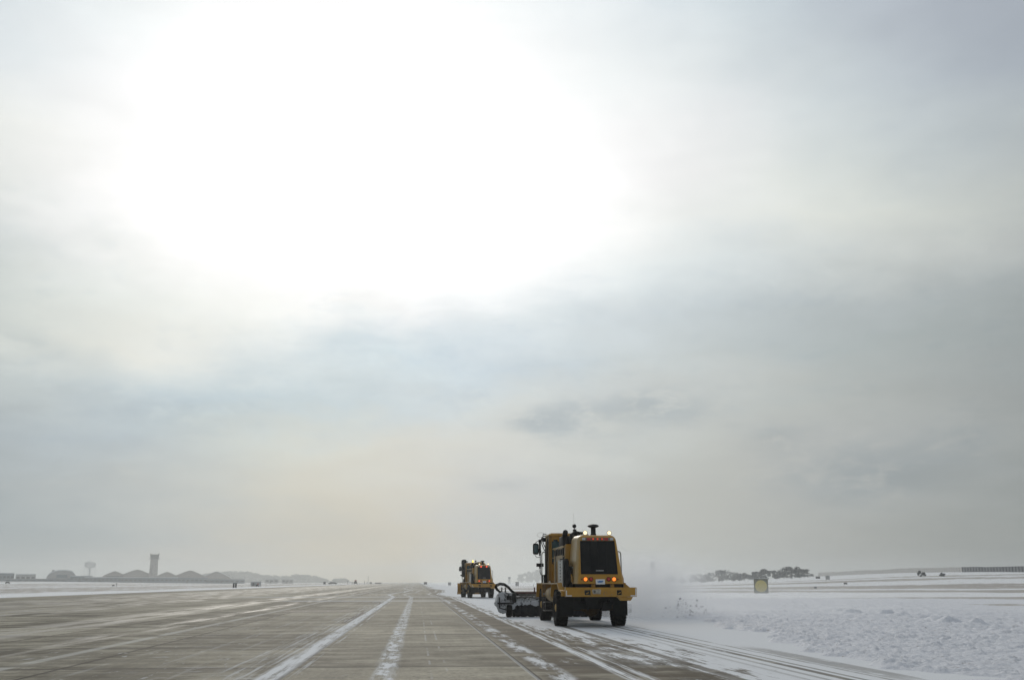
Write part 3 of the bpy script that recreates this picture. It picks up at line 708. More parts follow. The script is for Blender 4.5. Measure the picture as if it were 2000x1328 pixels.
        sp.box(ox, ox + .03, 5.47, 5.498, .44, 1.58); sp.box(ox, ox + .03, 6.152, 6.18, .44, 1.58)
        sp.build('step', M_['dull'], T)
    fl_ = MB(); fl_.box(-1.37, 1.30, 2.75, 6.42, 1.585, 1.628); fl_.build('deck_plate', pa, T)
    # ---- fuel tank
    tk = MB(); tk.lathe([(.001, 3.42), (.15, 3.44), (.26, 3.50), (.31, 3.60), (.315, 5.2), (.26, 5.3), (.001, 5.35)], (-1.05, 0, 1.17), 'y', 28)
    tko = tk.build('fuel_tank', M_['tank'], T, 50)
    for yy in (3.9, 4.9):
        st = MB(); st.lathe([(.322, yy), (.322, yy + .06)], (-1.05, 0, 1.17), 'y', 28); st.build('strap', M_['dull'], tko, 50)
    tb = MB(); tb.box(.75, 1.3, 2.9, 5.2, .75, 1.5, .03); tb.build('tool_box', M_['black'], T)
    # ---- engine housing
    eh = MB(); eh.hexa([(-1.06, 1.32, 1.63), (1.02, 1.32, 1.63), (1.02, 4.75, 1.63), (-1.06, 4.75, 1.63), (-1.04, 1.32, 3.12), (.78, 1.32, 3.24), (.98, 4.75, 3.12), (-1.04, 4.75, 3.06)])
    bmesh.ops.bevel(eh.b, geom=list(eh.b.edges), offset=.03, segments=2, affect='EDGES')
    eho = eh.build('engine_housing', pa, T, 40)
    for s in (-1, 1):
        g_ = MB(); xx = -1.075 if s < 0 else 1.035
        # open lattice of slots along the top of the side panel
        for i in range(6):
            yy = 1.62 + i * .50
            g_.hexa([(xx - .012, yy, 2.72), (xx + .012, yy, 2.72), (xx + .012, yy + .14, 2.72), (xx - .012, yy + .14, 2.72), (xx - .012, yy + .06, 2.96), (xx + .012, yy + .06, 2.96), (xx + .012, yy + .30, 2.96), (xx - .012, yy + .30, 2.96)])
        g_.build('vent_slot', M_['black'], eho)['kind'] = 'stuff'
        g_ = MB()
        for yy in (1.45, 2.55, 3.65, 4.7): g_.box(xx - .02, xx + .0, yy - .02, yy + .02, 1.68, 2.5)
        g_.box(xx - .02, xx, 1.43, 4.72, 2.64, 2.68); g_.box(xx - .03, xx, 1.43, 4.72, 3.0, 3.06)
        g_.build('panel_frame', pa, eho)
    # black machinery on the deck
    mc = MB(); mc.box(-.62, -.10, 1.8, 3.0, 3.15, 3.50, .04); mc.box(-.45, .2, 3.0, 4.3, 3.1, 3.60, .05); mc.box(-.95, -.55, 2.6, 3.8, 3.05, 3.50, .04)
    mc.tube([(-.75, 1.7, 3.2), (-.74, 1.7, 3.5), (-.55, 1.9, 3.62), (-.3, 2.4, 3.58)], .07, 10)
    mc.cyl((-.35, 2.0, 3.5), (-.35, 2.0, 3.64), .06, 10); mc.cyl((-.2, 3.4, 3.58), (-.2, 3.4, 3.72), .05, 10); mc.tube([(-.6, 3.2, 3.45), (-.4, 3.2, 3.66), (0, 3.3, 3.66)], .04, 8)
    mc.build('engine_equipment', M_['soot'], T, 40)
    # exhaust stack with muffler
    ex = MB(); ex.tube([(-.99, 1.72, 2.3), (-.99, 1.72, 3.40), (-1.0, 1.68, 3.50), (-1.0, 1.60, 3.56), (-1.0, 1.50, 3.60)], [.115, .115, .105, .10, .10], 16)
    exo = ex.build('exhaust_stack', M_['soot'], T, 50)
    cl_ = MB(); cl_.lathe([(.24, 2.52), (.24, 2.56)], (-1.0, 1.55, 0), 'z', 20); cl_.build('flange', M_['soot'], exo)
    mu = MB(); mu.box(-1.26, -1.05, .34, 1.75, 1.48, 2.50, .03); mu.box(-1.06, -.94, .26, .9, 1.48, 2.26, .03); mu.build('muffler_box', M_['black'], T, 40)
    # perforated heat shield
    hs = MB(); hs.box(-1.285, -1.265, .50, 1.72, 1.26, 2.50); hso = hs.build('heat_shield', M_['grey'], T)
    hh = MB()
    for i in range(10):
        zz = 1.36 + i * .12
        hh.box(-1.289, -1.2855, .98, 1.22, zz, zz + .055)
    hh.build('perforation', M_['black'], hso)['kind'] = 'stuff'
    sd_ = MB(); sd_.lathe([(.028, .165), (.028, .18)], (-.94, 0, 2.20), 'y', 12); sd_.build('bolt', M_['silver'], T)
    # small upright outlet with its round cap
    po = MB(); po.tube([(-.50, 2.1, 3.35), (-.50, 2.1, 3.50), (-.54, 2.1, 3.64), (-.54, 2.1, 3.74)], [.10, .09, .075, .075], 12); poo = po.build('outlet_pipe', M_['soot'], T, 50)
    bl = MB(); bl.lathe([(.001, -.06), (.06, -.055), (.085, 0), (.06, .055), (.001, .06)], (-.55, 2.1, 3.87), 'y', 18); bl.tube([(-.54, 2.1, 3.72), (-.55, 2.1, 3.87)], .015, 6); bl.build('rain_cap', M_['black'], poo, 50)
    # mushroom air intake
    ai = MB(); ai.lathe([(.13, 3.3), (.125, 3.48), (.10, 3.55), (.098, 3.79), (.12, 3.80)], (.12, 1.5, 0), 'z', 20); aio = ai.build('air_intake', M_['black'], T, 40)
    ac = MB(); ac.lathe([(.09, 3.77), (.17, 3.792), (.225, 3.82), (.22, 3.865), (.15, 3.905), (.001, 3.92)], (.12, 1.5, 0), 'z', 26); ac.build('intake_cap', M_['black'], aio, 50)
    # work lamps
    for x in (-.44, .50):
        wl = MB(); wl.lathe([(.001, .09), (.06, .08), (.088, .02), (.09, -.02), (.078, -.025), (.078, .0)], (0, 0, 0), 'y', 20); wl.cyl((0, .03, -.17), (0, .03, -.06), .016, 6)
        o = wl.build('work_lamp', M_['dull'], T, 50, (x, .12, 3.51))
        l = MB(); l.lathe([(.074, -.012), (.05, -.03), (.001, -.036)], (0, 0, 0), 'y', 20); l.build('lens', M_['bulb'], o, 60)
    an = MB(); an.tube([(-.33, 3.6, 3.4), (-.34, 3.6, 4.5)], .004, 5); an.build('aerial', M_['dull'], T)
    # ---- cab, offset to the left
    cx0, cx1, cy0, cy1, cz0, cz1 = -1.20, .42, 5.25, 6.75, 1.63, 3.74
    cb = MB(); cb.hexa([(cx0, cy0, cz0), (cx1, cy0, cz0), (cx1, cy1 + .1, cz0), (cx0, cy1 + .1, cz0), (cx0 + .04, cy0 + .02, cz1), (cx1 - .04, cy0 + .02, cz1), (cx1 - .05, cy1 - .25, cz1), (cx0 + .05, cy1 - .25, cz1)])
    bmesh.ops.bevel(cb.b, geom=list(cb.b.edges), offset=.09, segments=4, affect='EDGES')
    cab = cb.build('cab', pa, T, 50)
    rl = MB(); rl.box(cx0 + .0, cx1 - .0, cy0 - .02, cy1 - .2, 3.60, 3.70, .03); rl.build('roof_rim', pa, cab)
    def window(pts2d, axis, a0, a1):
        fw = MB(); fw.prism(pts2d, axis, a0, a1); bmesh.ops.bevel(fw.b, geom=[e for e in fw.b.edges if abs((e.verts[0].co - e.verts[1].co).normalized()[0 if axis == 'x' else 1]) > .9], offset=.07, segments=4, affect='EDGES')
        f = fw.build('window', M_['black'], cab)
        c_ = Vector((sum(p[0] for p in pts2d) / len(pts2d), sum(p[1] for p in pts2d) / len(pts2d)))
        q = [tuple(c_ + (Vector(p) - c_) * .88) for p in pts2d]
        s_ = -.004 if a0 < a1 and a0 < (-.5 if axis == 'x' else 6) else .004
        gw = MB(); lo = a0 + s_ if s_ < 0 else a1 - .002; gw.prism(q, axis, min(lo, lo + .006), max(lo, lo + .006))
        bmesh.ops.bevel(gw.b, geom=[e for e in gw.b.edges if abs((e.verts[0].co - e.verts[1].co).normalized()[0 if axis == 'x' else 1]) > .9], offset=.06, segments=4, affect='EDGES')
        gw.build('pane', M_['glass'], f)
    window([(-1.06, 2.35), (-.74, 2.50), (-.74, 3.46), (-1.06, 3.46)], 'y', cy0 - .018, cy0 + .05)
    window([(-.46, 2.5), (.26, 2.5), (.26, 3.46), (-.46, 3.46)], 'y', cy0 - .018, cy0 + .05)
    window([(5.55, 2.3), (6.5, 2.3), (6.35, 3.45), (5.6, 3.45)], 'x', cx0 - .012, cx0 + .05)
    window([(5.55, 2.3), (6.5, 2.3), (6.35, 3.45), (5.6, 3.45)], 'x', cx1 - .05, cx1 + .012)
    fs = MB(); fs.hexa([(-1.08, 6.80, 2.4), (.30, 6.80, 2.4), (.30, 6.84, 2.4), (-1.08, 6.84, 2.4), (-1.04, 6.56, 3.5), (.26, 6.56, 3.5), (.26, 6.60, 3.5), (-1.04, 6.60, 3.5)]); fs.build('windscreen', M_['glass'], cab)
    ps = MB(); ps.tube([(-1.25, 5.35, 1.63), (-1.25, 5.35, 3.60)], .045, 8); ps.box(-1.27, -1.21, 5.7, 5.8, 1.63, 3.62); ps.build('door_post', M_['post'], cab)
    hz = MB(); hz.tube([(-1.31, 5.2, 1.63), (-1.31, 5.2, 2.0), (-1.27, 5.2, 3.2), (-1.24, 5.25, 3.5)], .025, 8); hz.tube([(-1.33, 5.4, 1.63), (-1.33, 5.4, 3.0), (-1.27, 5.4, 3.4)], .022, 8); hz.box(-1.40, -1.30, 5.4, 5.55, 1.63, 1.98)
    hz.tube([(-1.25, 5.9, 3.66), (-1.42, 5.9, 3.58), (-1.44, 5.9, 3.35), (-1.3, 5.9, 3.0)], .02, 6); hz.tube([(-1.25, 5.6, 3.70), (-1.38, 5.6, 3.72), (-1.44, 5.6, 3.45), (-1.34, 5.6, 3.2), (-1.28, 5.6, 3.1)], .022, 6); hz.box(-1.42, -1.28, 5.6, 5.72, 3.38, 3.56, .02)
    hz.tube([(-1.46, 5.5, 1.63), (-1.46, 5.5, 1.98)], .04, 8)
    hz.build('cable_bundle', M_['black'], cab, 50)
    # handrails
    for pts in ([(-1.48, 5.45, 1.63), (-1.48, 5.45, 2.80), (-1.47, 5.45, 2.87), (-1.42, 5.45, 2.93), (-1.28, 5.45, 2.93)], [(-1.16, 3.3, 1.64), (-1.16, 3.3, 2.88), (-1.15, 3.28, 2.95), (-1.09, 3.2, 2.98)],
                [(1.37, 2.2, 1.60), (1.35, 2.2, 2.78), (1.33, 2.2, 2.84), (1.26, 2.2, 2.87), (.95, 2.2, 2.87)]):
        h_ = MB(); h_.tube(pts, .022, 8); h_.build('handrail', M_['dull'], T, 50)
    ff = MB(); ff.prism([(1.02, 1.66), (1.26, 1.46), (1.26, 1.42), (1.02, 1.42)], 'y', .1, .35); ff.build('fender_gusset', pa, T)
    # mirror mast
    mm = MB(); mxx = -1.47; my = 6.2
    mm.tube([(-1.15, my, 3.52), (-1.28, my, 3.55), (-1.40, my, 3.53), (mxx, my, 3.46), (mxx, my, 3.30), (mxx + .02, my, 2.4), (mxx, my, 2.10), (mxx + .04, my, 1.98), (mxx + .14, my, 1.93), (-1.28, my, 1.93)], .018, 8)
    mm.tube([(mxx, my, 3.50), (mxx, my, 2.80)], [.05, .045], 10); mm.box(mxx - .06, mxx + .05, my - .05, my + .05, 3.38, 3.50, .01); mm.box(mxx - .05, mxx + .06, my - .05, my + .05, 2.92, 3.02, .01)
    mm.tube([(mxx, my, 3.40), (mxx - .12, my, 3.42), (mxx - .20, my, 3.34)], .014, 6); mm.tube([(mxx, my, 2.74), (mxx - .14, my, 2.72), (mxx - .22, my, 2.82)], .014, 6)
    mm.tube([(mxx, my, 3.05), (mxx - .14, my, 3.05)], .05, 8)
    mmo = mm.build('mirror_arm', M_['black'], T, 50)
    mh = MB(); mh.box(mxx - .32, mxx - .06, my - .12, my + .02, 2.84, 3.33, .07); mho = mh.build('mirror', M_['flap'], T, 50)
    mg = MB(); mg.box(mxx - .27, mxx - .11, my - .126, my - .122, 2.92, 3.25); mg.build('mirror_glass', M_['glass'], mho)
    ml = MB(); ml.box(mxx - .16, mxx + .16, my - .06, my + .06, 2.32, 2.47, .02); ml.cyl((mxx, my, 2.24), (mxx, my, 2.33), .04, 8); ml.build('marker_box', M_['black'], T)
    al = MB(); al.tube([(-1.22, 6.2, 3.66)] + [(-1.42 + .17 * math.cos(a), 6.2, 3.70 + .10 * math.sin(a)) for a in [i * math.pi / 9 for i in range(0, 17)]] , .006, 5); al.build('wire_loop', M_['dull'], T)
    if second:
        bc = MB(); bc.lathe([(.07, 3.76), (.07, 3.80), (.05, 3.82)], (-.28, 5.9, 0), 'z', 14); b0 = bc.build('beacon_base', M_['black'], cab)
        bc = MB(); bc.lathe([(.075, 3.82), (.075, 3.96), (.04, 4.02), (.001, 4.03)], (-.28, 5.9, 0), 'z', 16); bc.build('beacon', M_['beacon'], b0, 50)
        bk = MB(); random.seed(3)
        bk.box(-1.52, -.95, 6.0, 6.5, 3.45, 4.12, .18); bk.box(-1.5, -1.2, 6.0, 6.3, 2.2, 3.50, .08); bk.tube([(-1.3, 6.2, 4.0), (-1.0, 6.2, 3.9), (-.8, 6.2, 3.86)], .06, 8); bk.box(-1.82, -1.6, 6.0, 6.2, 2.85, 3.2, .06)
        bk.build('light_cluster', M_['soot'], T, 50)
        hp = MB(); hp.hexa([(-.5, 1.9, 3.15), (.85, 1.9, 3.15), (.85, 3.6, 3.15), (-.5, 3.6, 3.15), (-.3, 2.2, 3.78), (.35, 2.2, 3.78), (.35, 3.2, 3.78), (-.3, 3.2, 3.78)]); hp.build('deck_cowl', pa, T)
        bd = MB(); n = 12; pr = []
        for i in range(n + 1): a = math.radians(-60 + 110 * i / n); pr.append((9.3 - .75 * math.cos(a), .95 + .75 * math.sin(a)))
        pr += [(p[0] + .04, p[1]) for p in reversed(pr)]
        bd.prism(pr, 'x', -1.62, 1.6); bd.build('plow_blade', pa, T, 40)
        return T
    # ---- the broom head in front of the wheels, skewed a little
    B = bpy.data.objects.new('broom_head', None); COL.objects.link(B); B.parent = T; B.location = (0, 12.0, 0)
    nf = MB(); nf.box(-.5, .5, 8.6, 11.9, .75, 1.05, .03); nf.build('broom_arm', M_['black'], T)
    ca = M_['caked']; xL, xR = -2.15, 3.45
    br = MB(); random.seed(2); prof = []
    n = 90
    for i in range(n + 1): prof.append((.47 + random.uniform(-.018, .02) - (.03 if i % 6 == 0 else 0), xL + (xR - xL) * i / n))
    br.lathe([(.001, xL)] + prof + [(.001, xR)], (0, 0, .47), 'x', 30); br.build('brush', M_['brush'], B)
    # hood over the brush with a ragged lower lip of packed snow
    ho = MB(); random.seed(4); nn = 60; top = []; pts = []; fs_ = []
    for i in range(nn + 1):
        xx = xL + (xR - xL) * i / nn
        lip = .56 + random.uniform(-.05, .05); 
        row = [(-.56 - random.uniform(0, .03), lip), (-.60, .74 + random.uniform(-.02, .02)), (-.42, .86 + random.uniform(-.03, .03)), (0, 1.0), (.42, .86), (.46, .6), (.40, .58), (-.38, .80), (-.50, lip + .02)]
        base = len(pts); pts += [(xx, a, b) for a, b in row]
        if i:
            m_ = len(row)
            for k in range(m_): fs_.append((base - m_ + k, base - m_ + (k + 1) % m_, base + (k + 1) % m_, base + k))
    ho.poly(pts, fs_); ho.build('brush_hood', ca, B, 30)
    bt = MB(); bt.box(xL - .05, xR - .6, -.34, -.10, 1.10, 1.20, .015); bt.build('cross_beam', M_['redbrown'], B)
    tr = MB(); tr.box(xL + .1, xR - .7, -.30, -.14, 1.0, 1.097)
    for i in range(9): xx = xL + .2 + i * .55; tr.tube([(xx, -.35, .85), (xx + .25, -.32, 1.02)], .035, 6); tr.box(xx + .3, xx + .45, -.42, -.25, .86, .99, .01)
    tr.tube([(xL + .15, -.5, .92), (xL + .7, -.55, .97), (xL + 1.1, -.5, .90), (xR - 1, -.5, .93)], .045, 8)
    tr.build('truss', M_['dull'], B)
    # snow-caked gearbox housing at the left end
    le = MB(); le.prism([(-3.04, .62), (-2.86, .30), (-2.70, .16), (-2.50, .22), (-2.10, .40), (-2.06, 1.14), (-2.66, 1.20), (-2.86, 1.15), (-2.95, .98)], 'y', -.62, .35)
    bmesh.ops.bevel(le.b, geom=list(le.b.edges), offset=.05, segments=2, affect='EDGES')
    bmesh.ops.subdivide_edges(le.b, edges=list(le.b.edges), cuts=2, use_grid_fill=True)
    for v in le.b.verts: v.co += Vector((mnoise.noise(v.co * 4), mnoise.noise(v.co * 4 + Vector((9, 0, 0))), mnoise.noise(v.co * 4 + Vector((0, 9, 0))))) * .05
    le.build('end_housing', ca, B, 40)
    l2 = MB(); l2.box(-2.95, -2.15, -.70, -.60, .62, .70, .02); l2.box(-2.50, -2.24, -.72, -.60, .82, 1.02, .03); l2.tube([(-2.85, -.66, .95), (-2.85, -.70, .45), (-2.5, -.72, .35)], .03, 8); l2.box(-2.22, -2.02, -.72, -.4, .70, 1.16, .05)
    l2.build('gear_motor', M_['black'], B)
    for xx in (-2.36,):
        cw = MB(); cw.lathe([(.15, -.14), (.28, -.14), (.32, -.08), (.32, .08), (.28, .14), (.15, .14)], (0, 0, 0), 'x', 26); cw.lathe([(.15, -.12), (.15, .12)], (0, 0, 0), 'x', 20)
        cw.build('caster_wheel', M_['rubber'], B, 40, (xx, -.45, .32))
        fk = MB(); fk.box(xx - .2, xx - .16, -.5, -.4, .3, .70); fk.box(xx + .16, xx + .2, -.5, -.4, .3, .70); fk.box(xx - .2, xx + .2, -.5, -.4, .70, .75); fk.build('caster_fork', M_['black'], B)
    for dy, k in ((-.45, 0), (-.38, .07)):
        hs_ = MB(); hs_.tube([(-2.78 + k, dy, 1.15), (-2.98 + k, dy, 1.30), (-3.05 + k, dy, 1.44), (-2.98 + k * .5, dy, 1.55 - k), (-2.80, dy, 1.61 - k), (-2.58, dy, 1.58 - k), (-2.38, dy, 1.44 - k), (-2.24, dy, 1.28 - k), (-2.06 - k, dy, 1.14), (-1.9, dy, 1.05)], .035, 8)
        hs_.build('hose', M_['rubber'], B, 50)
    for xx, mt in ((-2.70, 'dull'), (-2.52, 'dull'), (-1.08, 'redbrown')):
        pn = MB(); pn.tube([(xx, -.2, 1.16), (xx, -.2, 1.28), (xx + .01, -.2, 1.40)], [.045, .03, .03], 8); pn.lathe([(.001, -.03), (.05, 0), (.001, .04)], (xx, -.2, 1.38), 'z', 10); pn.build('pin', M_[mt], B)
    re_ = MB(); re_.box(3.46, 3.72, -.55, .3, .18, .62, .05); re_.build('end_plate', ca, B)
    return T

make_truck('near yellow broom truck with amber tail lights and a snow-caked broom on its left', (6.85, 38.55, 0), 0.0)
make_truck('small far yellow broom truck with red tail lights and a yellow cab beacon', (7.02, 108.7, 0), math.radians(5.5), True)
# ------------------------------------------------------------------ markers and signs on the field
def facing(px): return -math.atan2(ray(px, 1136).x, ray(px, 1136).y)
def upright(name, label, cat, px, dist, group=None, rz=None, dz=0.0):
    p = at(px, dist); p.z = tz(p) + dz
    return thing(name, label, cat, p, facing(px) if rz is None else rz, group)
FM = dict(
    olive=material('weathered_olive_panel', (.15, .15, .10), .7, var=.3),
    discy=material('yellow_disc_paint', (.60, .50, .16), .6, var=.12),
    dark=material('dark_field_box', (.045, .048, .055), .6, var=.3),
    conc=material('pale_concrete', (.42, .40, .38), .8, var=.12, vscale=.3),
    conc2=material('grey_concrete', (.25, .25, .26), .8, var=.12, vscale=.3),
    wallpale=material('pale_wall_panel', (.60, .58, .56), .8, var=.06, vscale=.2),
    tan=material('hangar_cladding', (.30, .275, .26), .7, var=.10, vscale=.1),
    tan2=material('grey_cladding', (.34, .34, .35), .7, var=.10, vscale=.1),
    blue=material('blue_grey_cladding', (.11, .15, .20), .7, var=.15, vscale=.1),
    roofsnow=material('roof_snow', (.74, .77, .80), .8, var=.06, vscale=.2),
    glass=material('dark_window', (.03, .04, .05), .2),
    steel=material('light_steel', (.33, .35, .37), .5, .1, var=.15),
    red=material('red_paint', (.42, .07, .04), .5), shelter=material('shelter_white', (.5, .51, .52), .6, var=.15, vscale=1),
)
# arresting gear marker: square board with a yellow disc
T = upright('distance_marker', 'square board with a yellow disc standing alone in the snow right of the near truck', 'marker board', 1486, 160, dz=.08)
mb = MB(); mb.box(-1.06, 1.06, -.16, .16, 0, 2.08, .03); mb.box(-.98, .98, -.10, .10, 2.081, 2.13, .02); mb.build('panel', FM['olive'], T)
mb = MB(); mb.lathe([(.001, -.19), (.86, -.19), (.88, -.164)], (0, 0, 1.05), 'y', 36); d_ = mb.build('disc', FM['discy'], T)
for s in (-1, 1):
    mb = MB(); mb.box(s * .7 - .05, s * .7 + .05, -.05, .05, -.3, -.002); mb.build('leg', FM['dark'], T)
mb = MB(); mb.box(-1.10, 1.10, -.20, .20, 2.135, 2.17, .015); mb.build('snow_cap', FM['roofsnow'], T)

def double_sign(px, D, w_, h_, label, z=.15, cols=('dark', 'dark')):
    T = upright('runway_sign', label, 'runway sign', px, D)
    for i, s in enumerate((-1, 1)):
        mb = MB(); mb.box(s * w_ * .26 - w_ * .21, s * w_ * .26 + w_ * .21, -.12, .12, z, z + h_, .03); mb.build('panel', FM[cols[i]], T)
    mb = MB(); mb.box(-w_ * .5, w_ * .5, -.16, .16, z + h_, z + h_ + .06); mb.build('hood', FM['dark'], T)
    mb = MB(); mb.box(-w_ * .42, -w_ * .36, -.04, .04, -.1, z - .002); mb.box(w_ * .36, w_ * .42, -.04, .04, -.1, z - .002); mb.build('leg', FM['dark'], T)
    return T
double_sign(459, 300, 1.15, 1.2, 'dark two-panel sign standing at the snowy left edge of the runway')
double_sign(1010, 400, 1.3, 1.5, 'faint grey two-panel sign in the snow between the two broom trucks', cols=('conc2', 'conc2'))
def small_box(px, D, w_, h_, label, cat, mat='dark', name='field_cabinet', cap=True, group=None):
    T = upright(name, label, cat, px, D, group)
    mb = MB(); mb.box(-w_ / 2, w_ / 2, -w_ * .3, w_ * .3, .05, h_, .04); mb.build('body', FM[mat], T)
    if cap:
        mb = MB(); mb.box(-w_ * .55, w_ * .55, -w_ * .35, w_ * .35, h_ + .002, h_ + .12, .03); mb.build('lid', FM['roofsnow'], T)
    mb = MB(); mb.box(-w_ * .4, -w_ * .3, -.05, .05, -.3, .048); mb.box(w_ * .3, w_ * .4, -.05, .05, -.3, .048); mb.build('leg', FM['dark'], T)
    return T
small_box(634, 720, 1.7, 1.8, 'small grey box left of the long dark vehicle at the far runway edge', 'cabinet', cap=False)
small_box(222, 430, .9, .5, 'tiny dark box in the left snow field beneath the control tower', 'cabinet', cap=False)
small_box(1617, 420, 1.6, 1.5, 'pale grey box on the slope just right of the trees', 'cabinet', 'shelter')
small_box(1598, 470, 1.9, 1.0, 'small dark box on top of the snow mound at the right end of the trees', 'cabinet', 'dark', cap=False)
small_box(1592, 250, .6, .5, 'tiny brown box on the snow slope below the mound', 'cabinet', cap=False)
small_box(1651, 330, 1.1, .55, 'low dark lump on the slope under the left end of the wall', 'cabinet', cap=False)
small_box(878, 520, 1.5, 1.5, 'small grey marker in the snow just left of the far truck', 'marker', 'conc2', cap=False)
small_box(831, 700, 2.2, 1.7, 'small dark hut where the runway meets the horizon', 'hut', 'dark', cap=False, name='field_hut')
small_box(724, 900, 2.0, 1.6, 'pale low hut just right of the tall mast', 'hut', 'conc2', cap=False, name='field_hut')
small_box(739, 900, 5.5, 1.2, 'flat long hut second right of the tall mast', 'hut', 'conc2', cap=False, name='field_hut')
def post(px, D, h_, r, label, name='marker_post', cat='post', arms=0):
    T = upright(name, label, cat, px, D)
    mb = MB(); mb.tube([(0, 0, -.3), (0, 0, h_)], [r, r * .6], 8); mb.build('pole', FM['dark'], T)
    mb = MB(); mb.box(-r * 1.6, r * 1.6, -r * 1.6, r * 1.6, h_ * .8, h_ * .8 + r * 3); mb.build('lamp_head', FM['dark'], T)
    if arms:
        mb = MB()
        for k in range(arms): z = h_ * (.5 + .4 * k / arms); mb.tube([(-.5, 0, z), (.5, 0, z)], .05, 6)
        mb.build('cross_arm', FM['steel'], T)
    return T
post(228, 430, 1.0, .10, 'short post beside the tiny box beneath the control tower')
post(679, 800, 2.0, .22, 'dark post left of the red-topped truck')
post(688, 800, 1.3, .16, 'short grey post touching the left side of the red-topped truck')
post(712, 800, 2.0, .20, 'dark post right of the red-topped truck')
post(717, 850, 1.6, .18, 'short grey post at the foot of the tall mast')
post(719, 850, 6.6, .13, 'thin tall mast on the horizon left of the runway vanishing point', 'radio_mast', 'mast', 3)
post(1042, 330, .9, .06, 'thin post in the snow behind the near broom')
# white equipment shelter on the left with a dark cart in front
T = upright('equipment_shelter', 'pale equipment shelter in the snow left of the runway, dark cart in front', 'shelter', 500, 420)
mb = MB(); mb.box(-2.0, 2.0, -1.0, 1.0, .1, 1.75, .05); mb.build('body', FM['shelter'], T)
mb = MB(); mb.box(-2.05, 2.05, -1.05, 1.05, 1.752, 1.86, .03); mb.build('roof', FM['roofsnow'], T)
mb = MB(); mb.box(-1.4, -.6, -1.02, -1.0, .2, 1.5); mb.build('door', FM['conc2'], T)
T = upright('ground_cart', 'small dark cart parked in front of the pale equipment shelter', 'cart', 503, 400)
mb = MB(); mb.box(-.5, .4, -.3, .3, .3, .85, .04); mb.build('body', FM['dark'], T)
mb = MB(); mb.box(.0, .5, -.25, .25, .85, 1.25, .04); mb.build('hood', FM['red'], T)
for s in (-1, 1):
    mb = MB(); mb.lathe([(.001, -.06), (.24, -.06), (.24, .06), (.001, .06)], (s * .33, -.32, .24), 'y', 14); mb.build('wheel', FM['dark'], T)
# far vehicles
def van(px, D, L, H, label, mat='dark', side=True, red=False, name='parked_van', cat='van'):
    T = upright(name, label, cat, px, D)
    mb = MB()
    if side:
        mb.prism([(-L / 2, .35), (L / 2, .35), (L / 2, H * .55), (L * .38, H * .62), (L * .22, H), (-L * .26, H), (-L * .40, H * .62), (-L / 2, H * .58)], 'y', -.9, .9)
        bmesh.ops.bevel(mb.b, geom=list(mb.b.edges), offset=.06, segments=2, affect='EDGES'); mb.build('body', FM[mat], T)
        wi = MB(); wi.prism([(-L * .33, H * .64), (L * .28, H * .64), (L * .2, H * .92), (-L * .24, H * .92)], 'y', -.91, .91); wi.build('window', FM['glass'], T)
        for s in (-1, 1):
            for yy in (-.85, .85): w2 = MB(); w2.lathe([(.001, -.1), (.34, -.1), (.34, .1), (.001, .1)], (s * L * .31, yy, .34), 'y', 16); w2.build('wheel', M_['rubber'], T)
    else:
        mb.hexa([(-L / 2, -1, .5), (L / 2, -1, .5), (L / 2, 4, .5), (-L / 2, 4, .5), (-L * .42, -1, H * .6), (L * .42, -1, H * .6), (L * .42, 4, H * .6), (-L * .42, 4, H * .6)]); mb.build('body', FM[mat], T)
        c = MB(); c.box(-L * .3, L * .3, 0, 2.2, H * .602, H, .12); c.build('cab', FM['red'] if red else FM[mat], T)
        wi = MB(); wi.box(-L * .24, L * .24, -.03, -.002, H * .66, H * .85); wi.build('window', FM['glass'], T)
        for s in (-1, 1):
            for yy in (-.7, 3.4): w2 = MB(); w2.lathe([(.001, -.2), (.5, -.2), (.5, .2), (.001, .2)], (s * L * .42, yy, .5), 'x', 16); w2.build('wheel', M_['rubber'], T)
    return T
van(694.5, 760, 2.7, 3.1, 'small distant dark truck with a red top on the far runway', side=False, red=True, name='parked_truck', cat='truck')
van(650, 740, 6.4, 1.5, 'long low dark vehicle at the far left edge of the runway')
van(15, 640, 2.6, 1.15, 'tiny dark vehicle in the snow at the left edge of the photo', name='parked_car', cat='car')

# ------------------------------------------------------------------ perimeter wall on the right rise
def wall(a, b, h_, label, mat, n):
    """a, b: (pixel column, distance); a wall following the ground with pilasters and a cap"""
    A, B_ = at(*a), at(*b); T = thing('boundary_wall', label, 'wall', (A.x, A.y, 0))
    mb = MB(); pi_ = MB(); cp = MB(); prev = None
    dx = (B_ - A).normalized(); nrm = Vector((dx.y, -dx.x, 0)); nrm = nrm if nrm.dot(A) < 0 else -nrm
    for i in range(n + 1):
        p = A.lerp(B_, i / n); z = tz(p) - .3; q = Vector((p.x - A.x, p.y - A.y, z))
        if prev is not None:
            o = nrm * .2; u = Vector((0, 0, h_ + .3))
            mb.hexa([prev + o, q + o, q - o, prev - o, prev + o + u, q + o + u, q - o + u, prev - o + u])
        o = nrm * .32; s = dx * .35
        pi_.hexa([q + o - s, q + o + s, q + nrm * .203 + s, q + nrm * .203 - s] + [v + Vector((0, 0, h_ + .25)) for v in (q + o - s, q + o + s, q + nrm * .203 + s, q + nrm * .203 - s)])
        for k in (.35, .7):
            if prev is not None:
                zb = Vector((0, 0, .3 + h_ * k)); w2 = Vector((0, 0, .16)); a1, a2 = nrm * .24, nrm * .203
                cp.hexa([prev + a1 + zb, q + a1 + zb, q + a2 + zb, prev + a2 + zb, prev + a1 + zb + w2, q + a1 + zb + w2, q + a2 + zb + w2, prev + a2 + zb + w2])
        prev = q
    mb.build('panel', mat, T); pi_.build('pilaster', FM['dark'] if mat is FM['conc2'] else FM['conc'], T)['kind'] = 'stuff'; cp.build('rail', FM['conc2' if mat is FM['conc2'] else 'conc'], T)['kind'] = 'stuff'
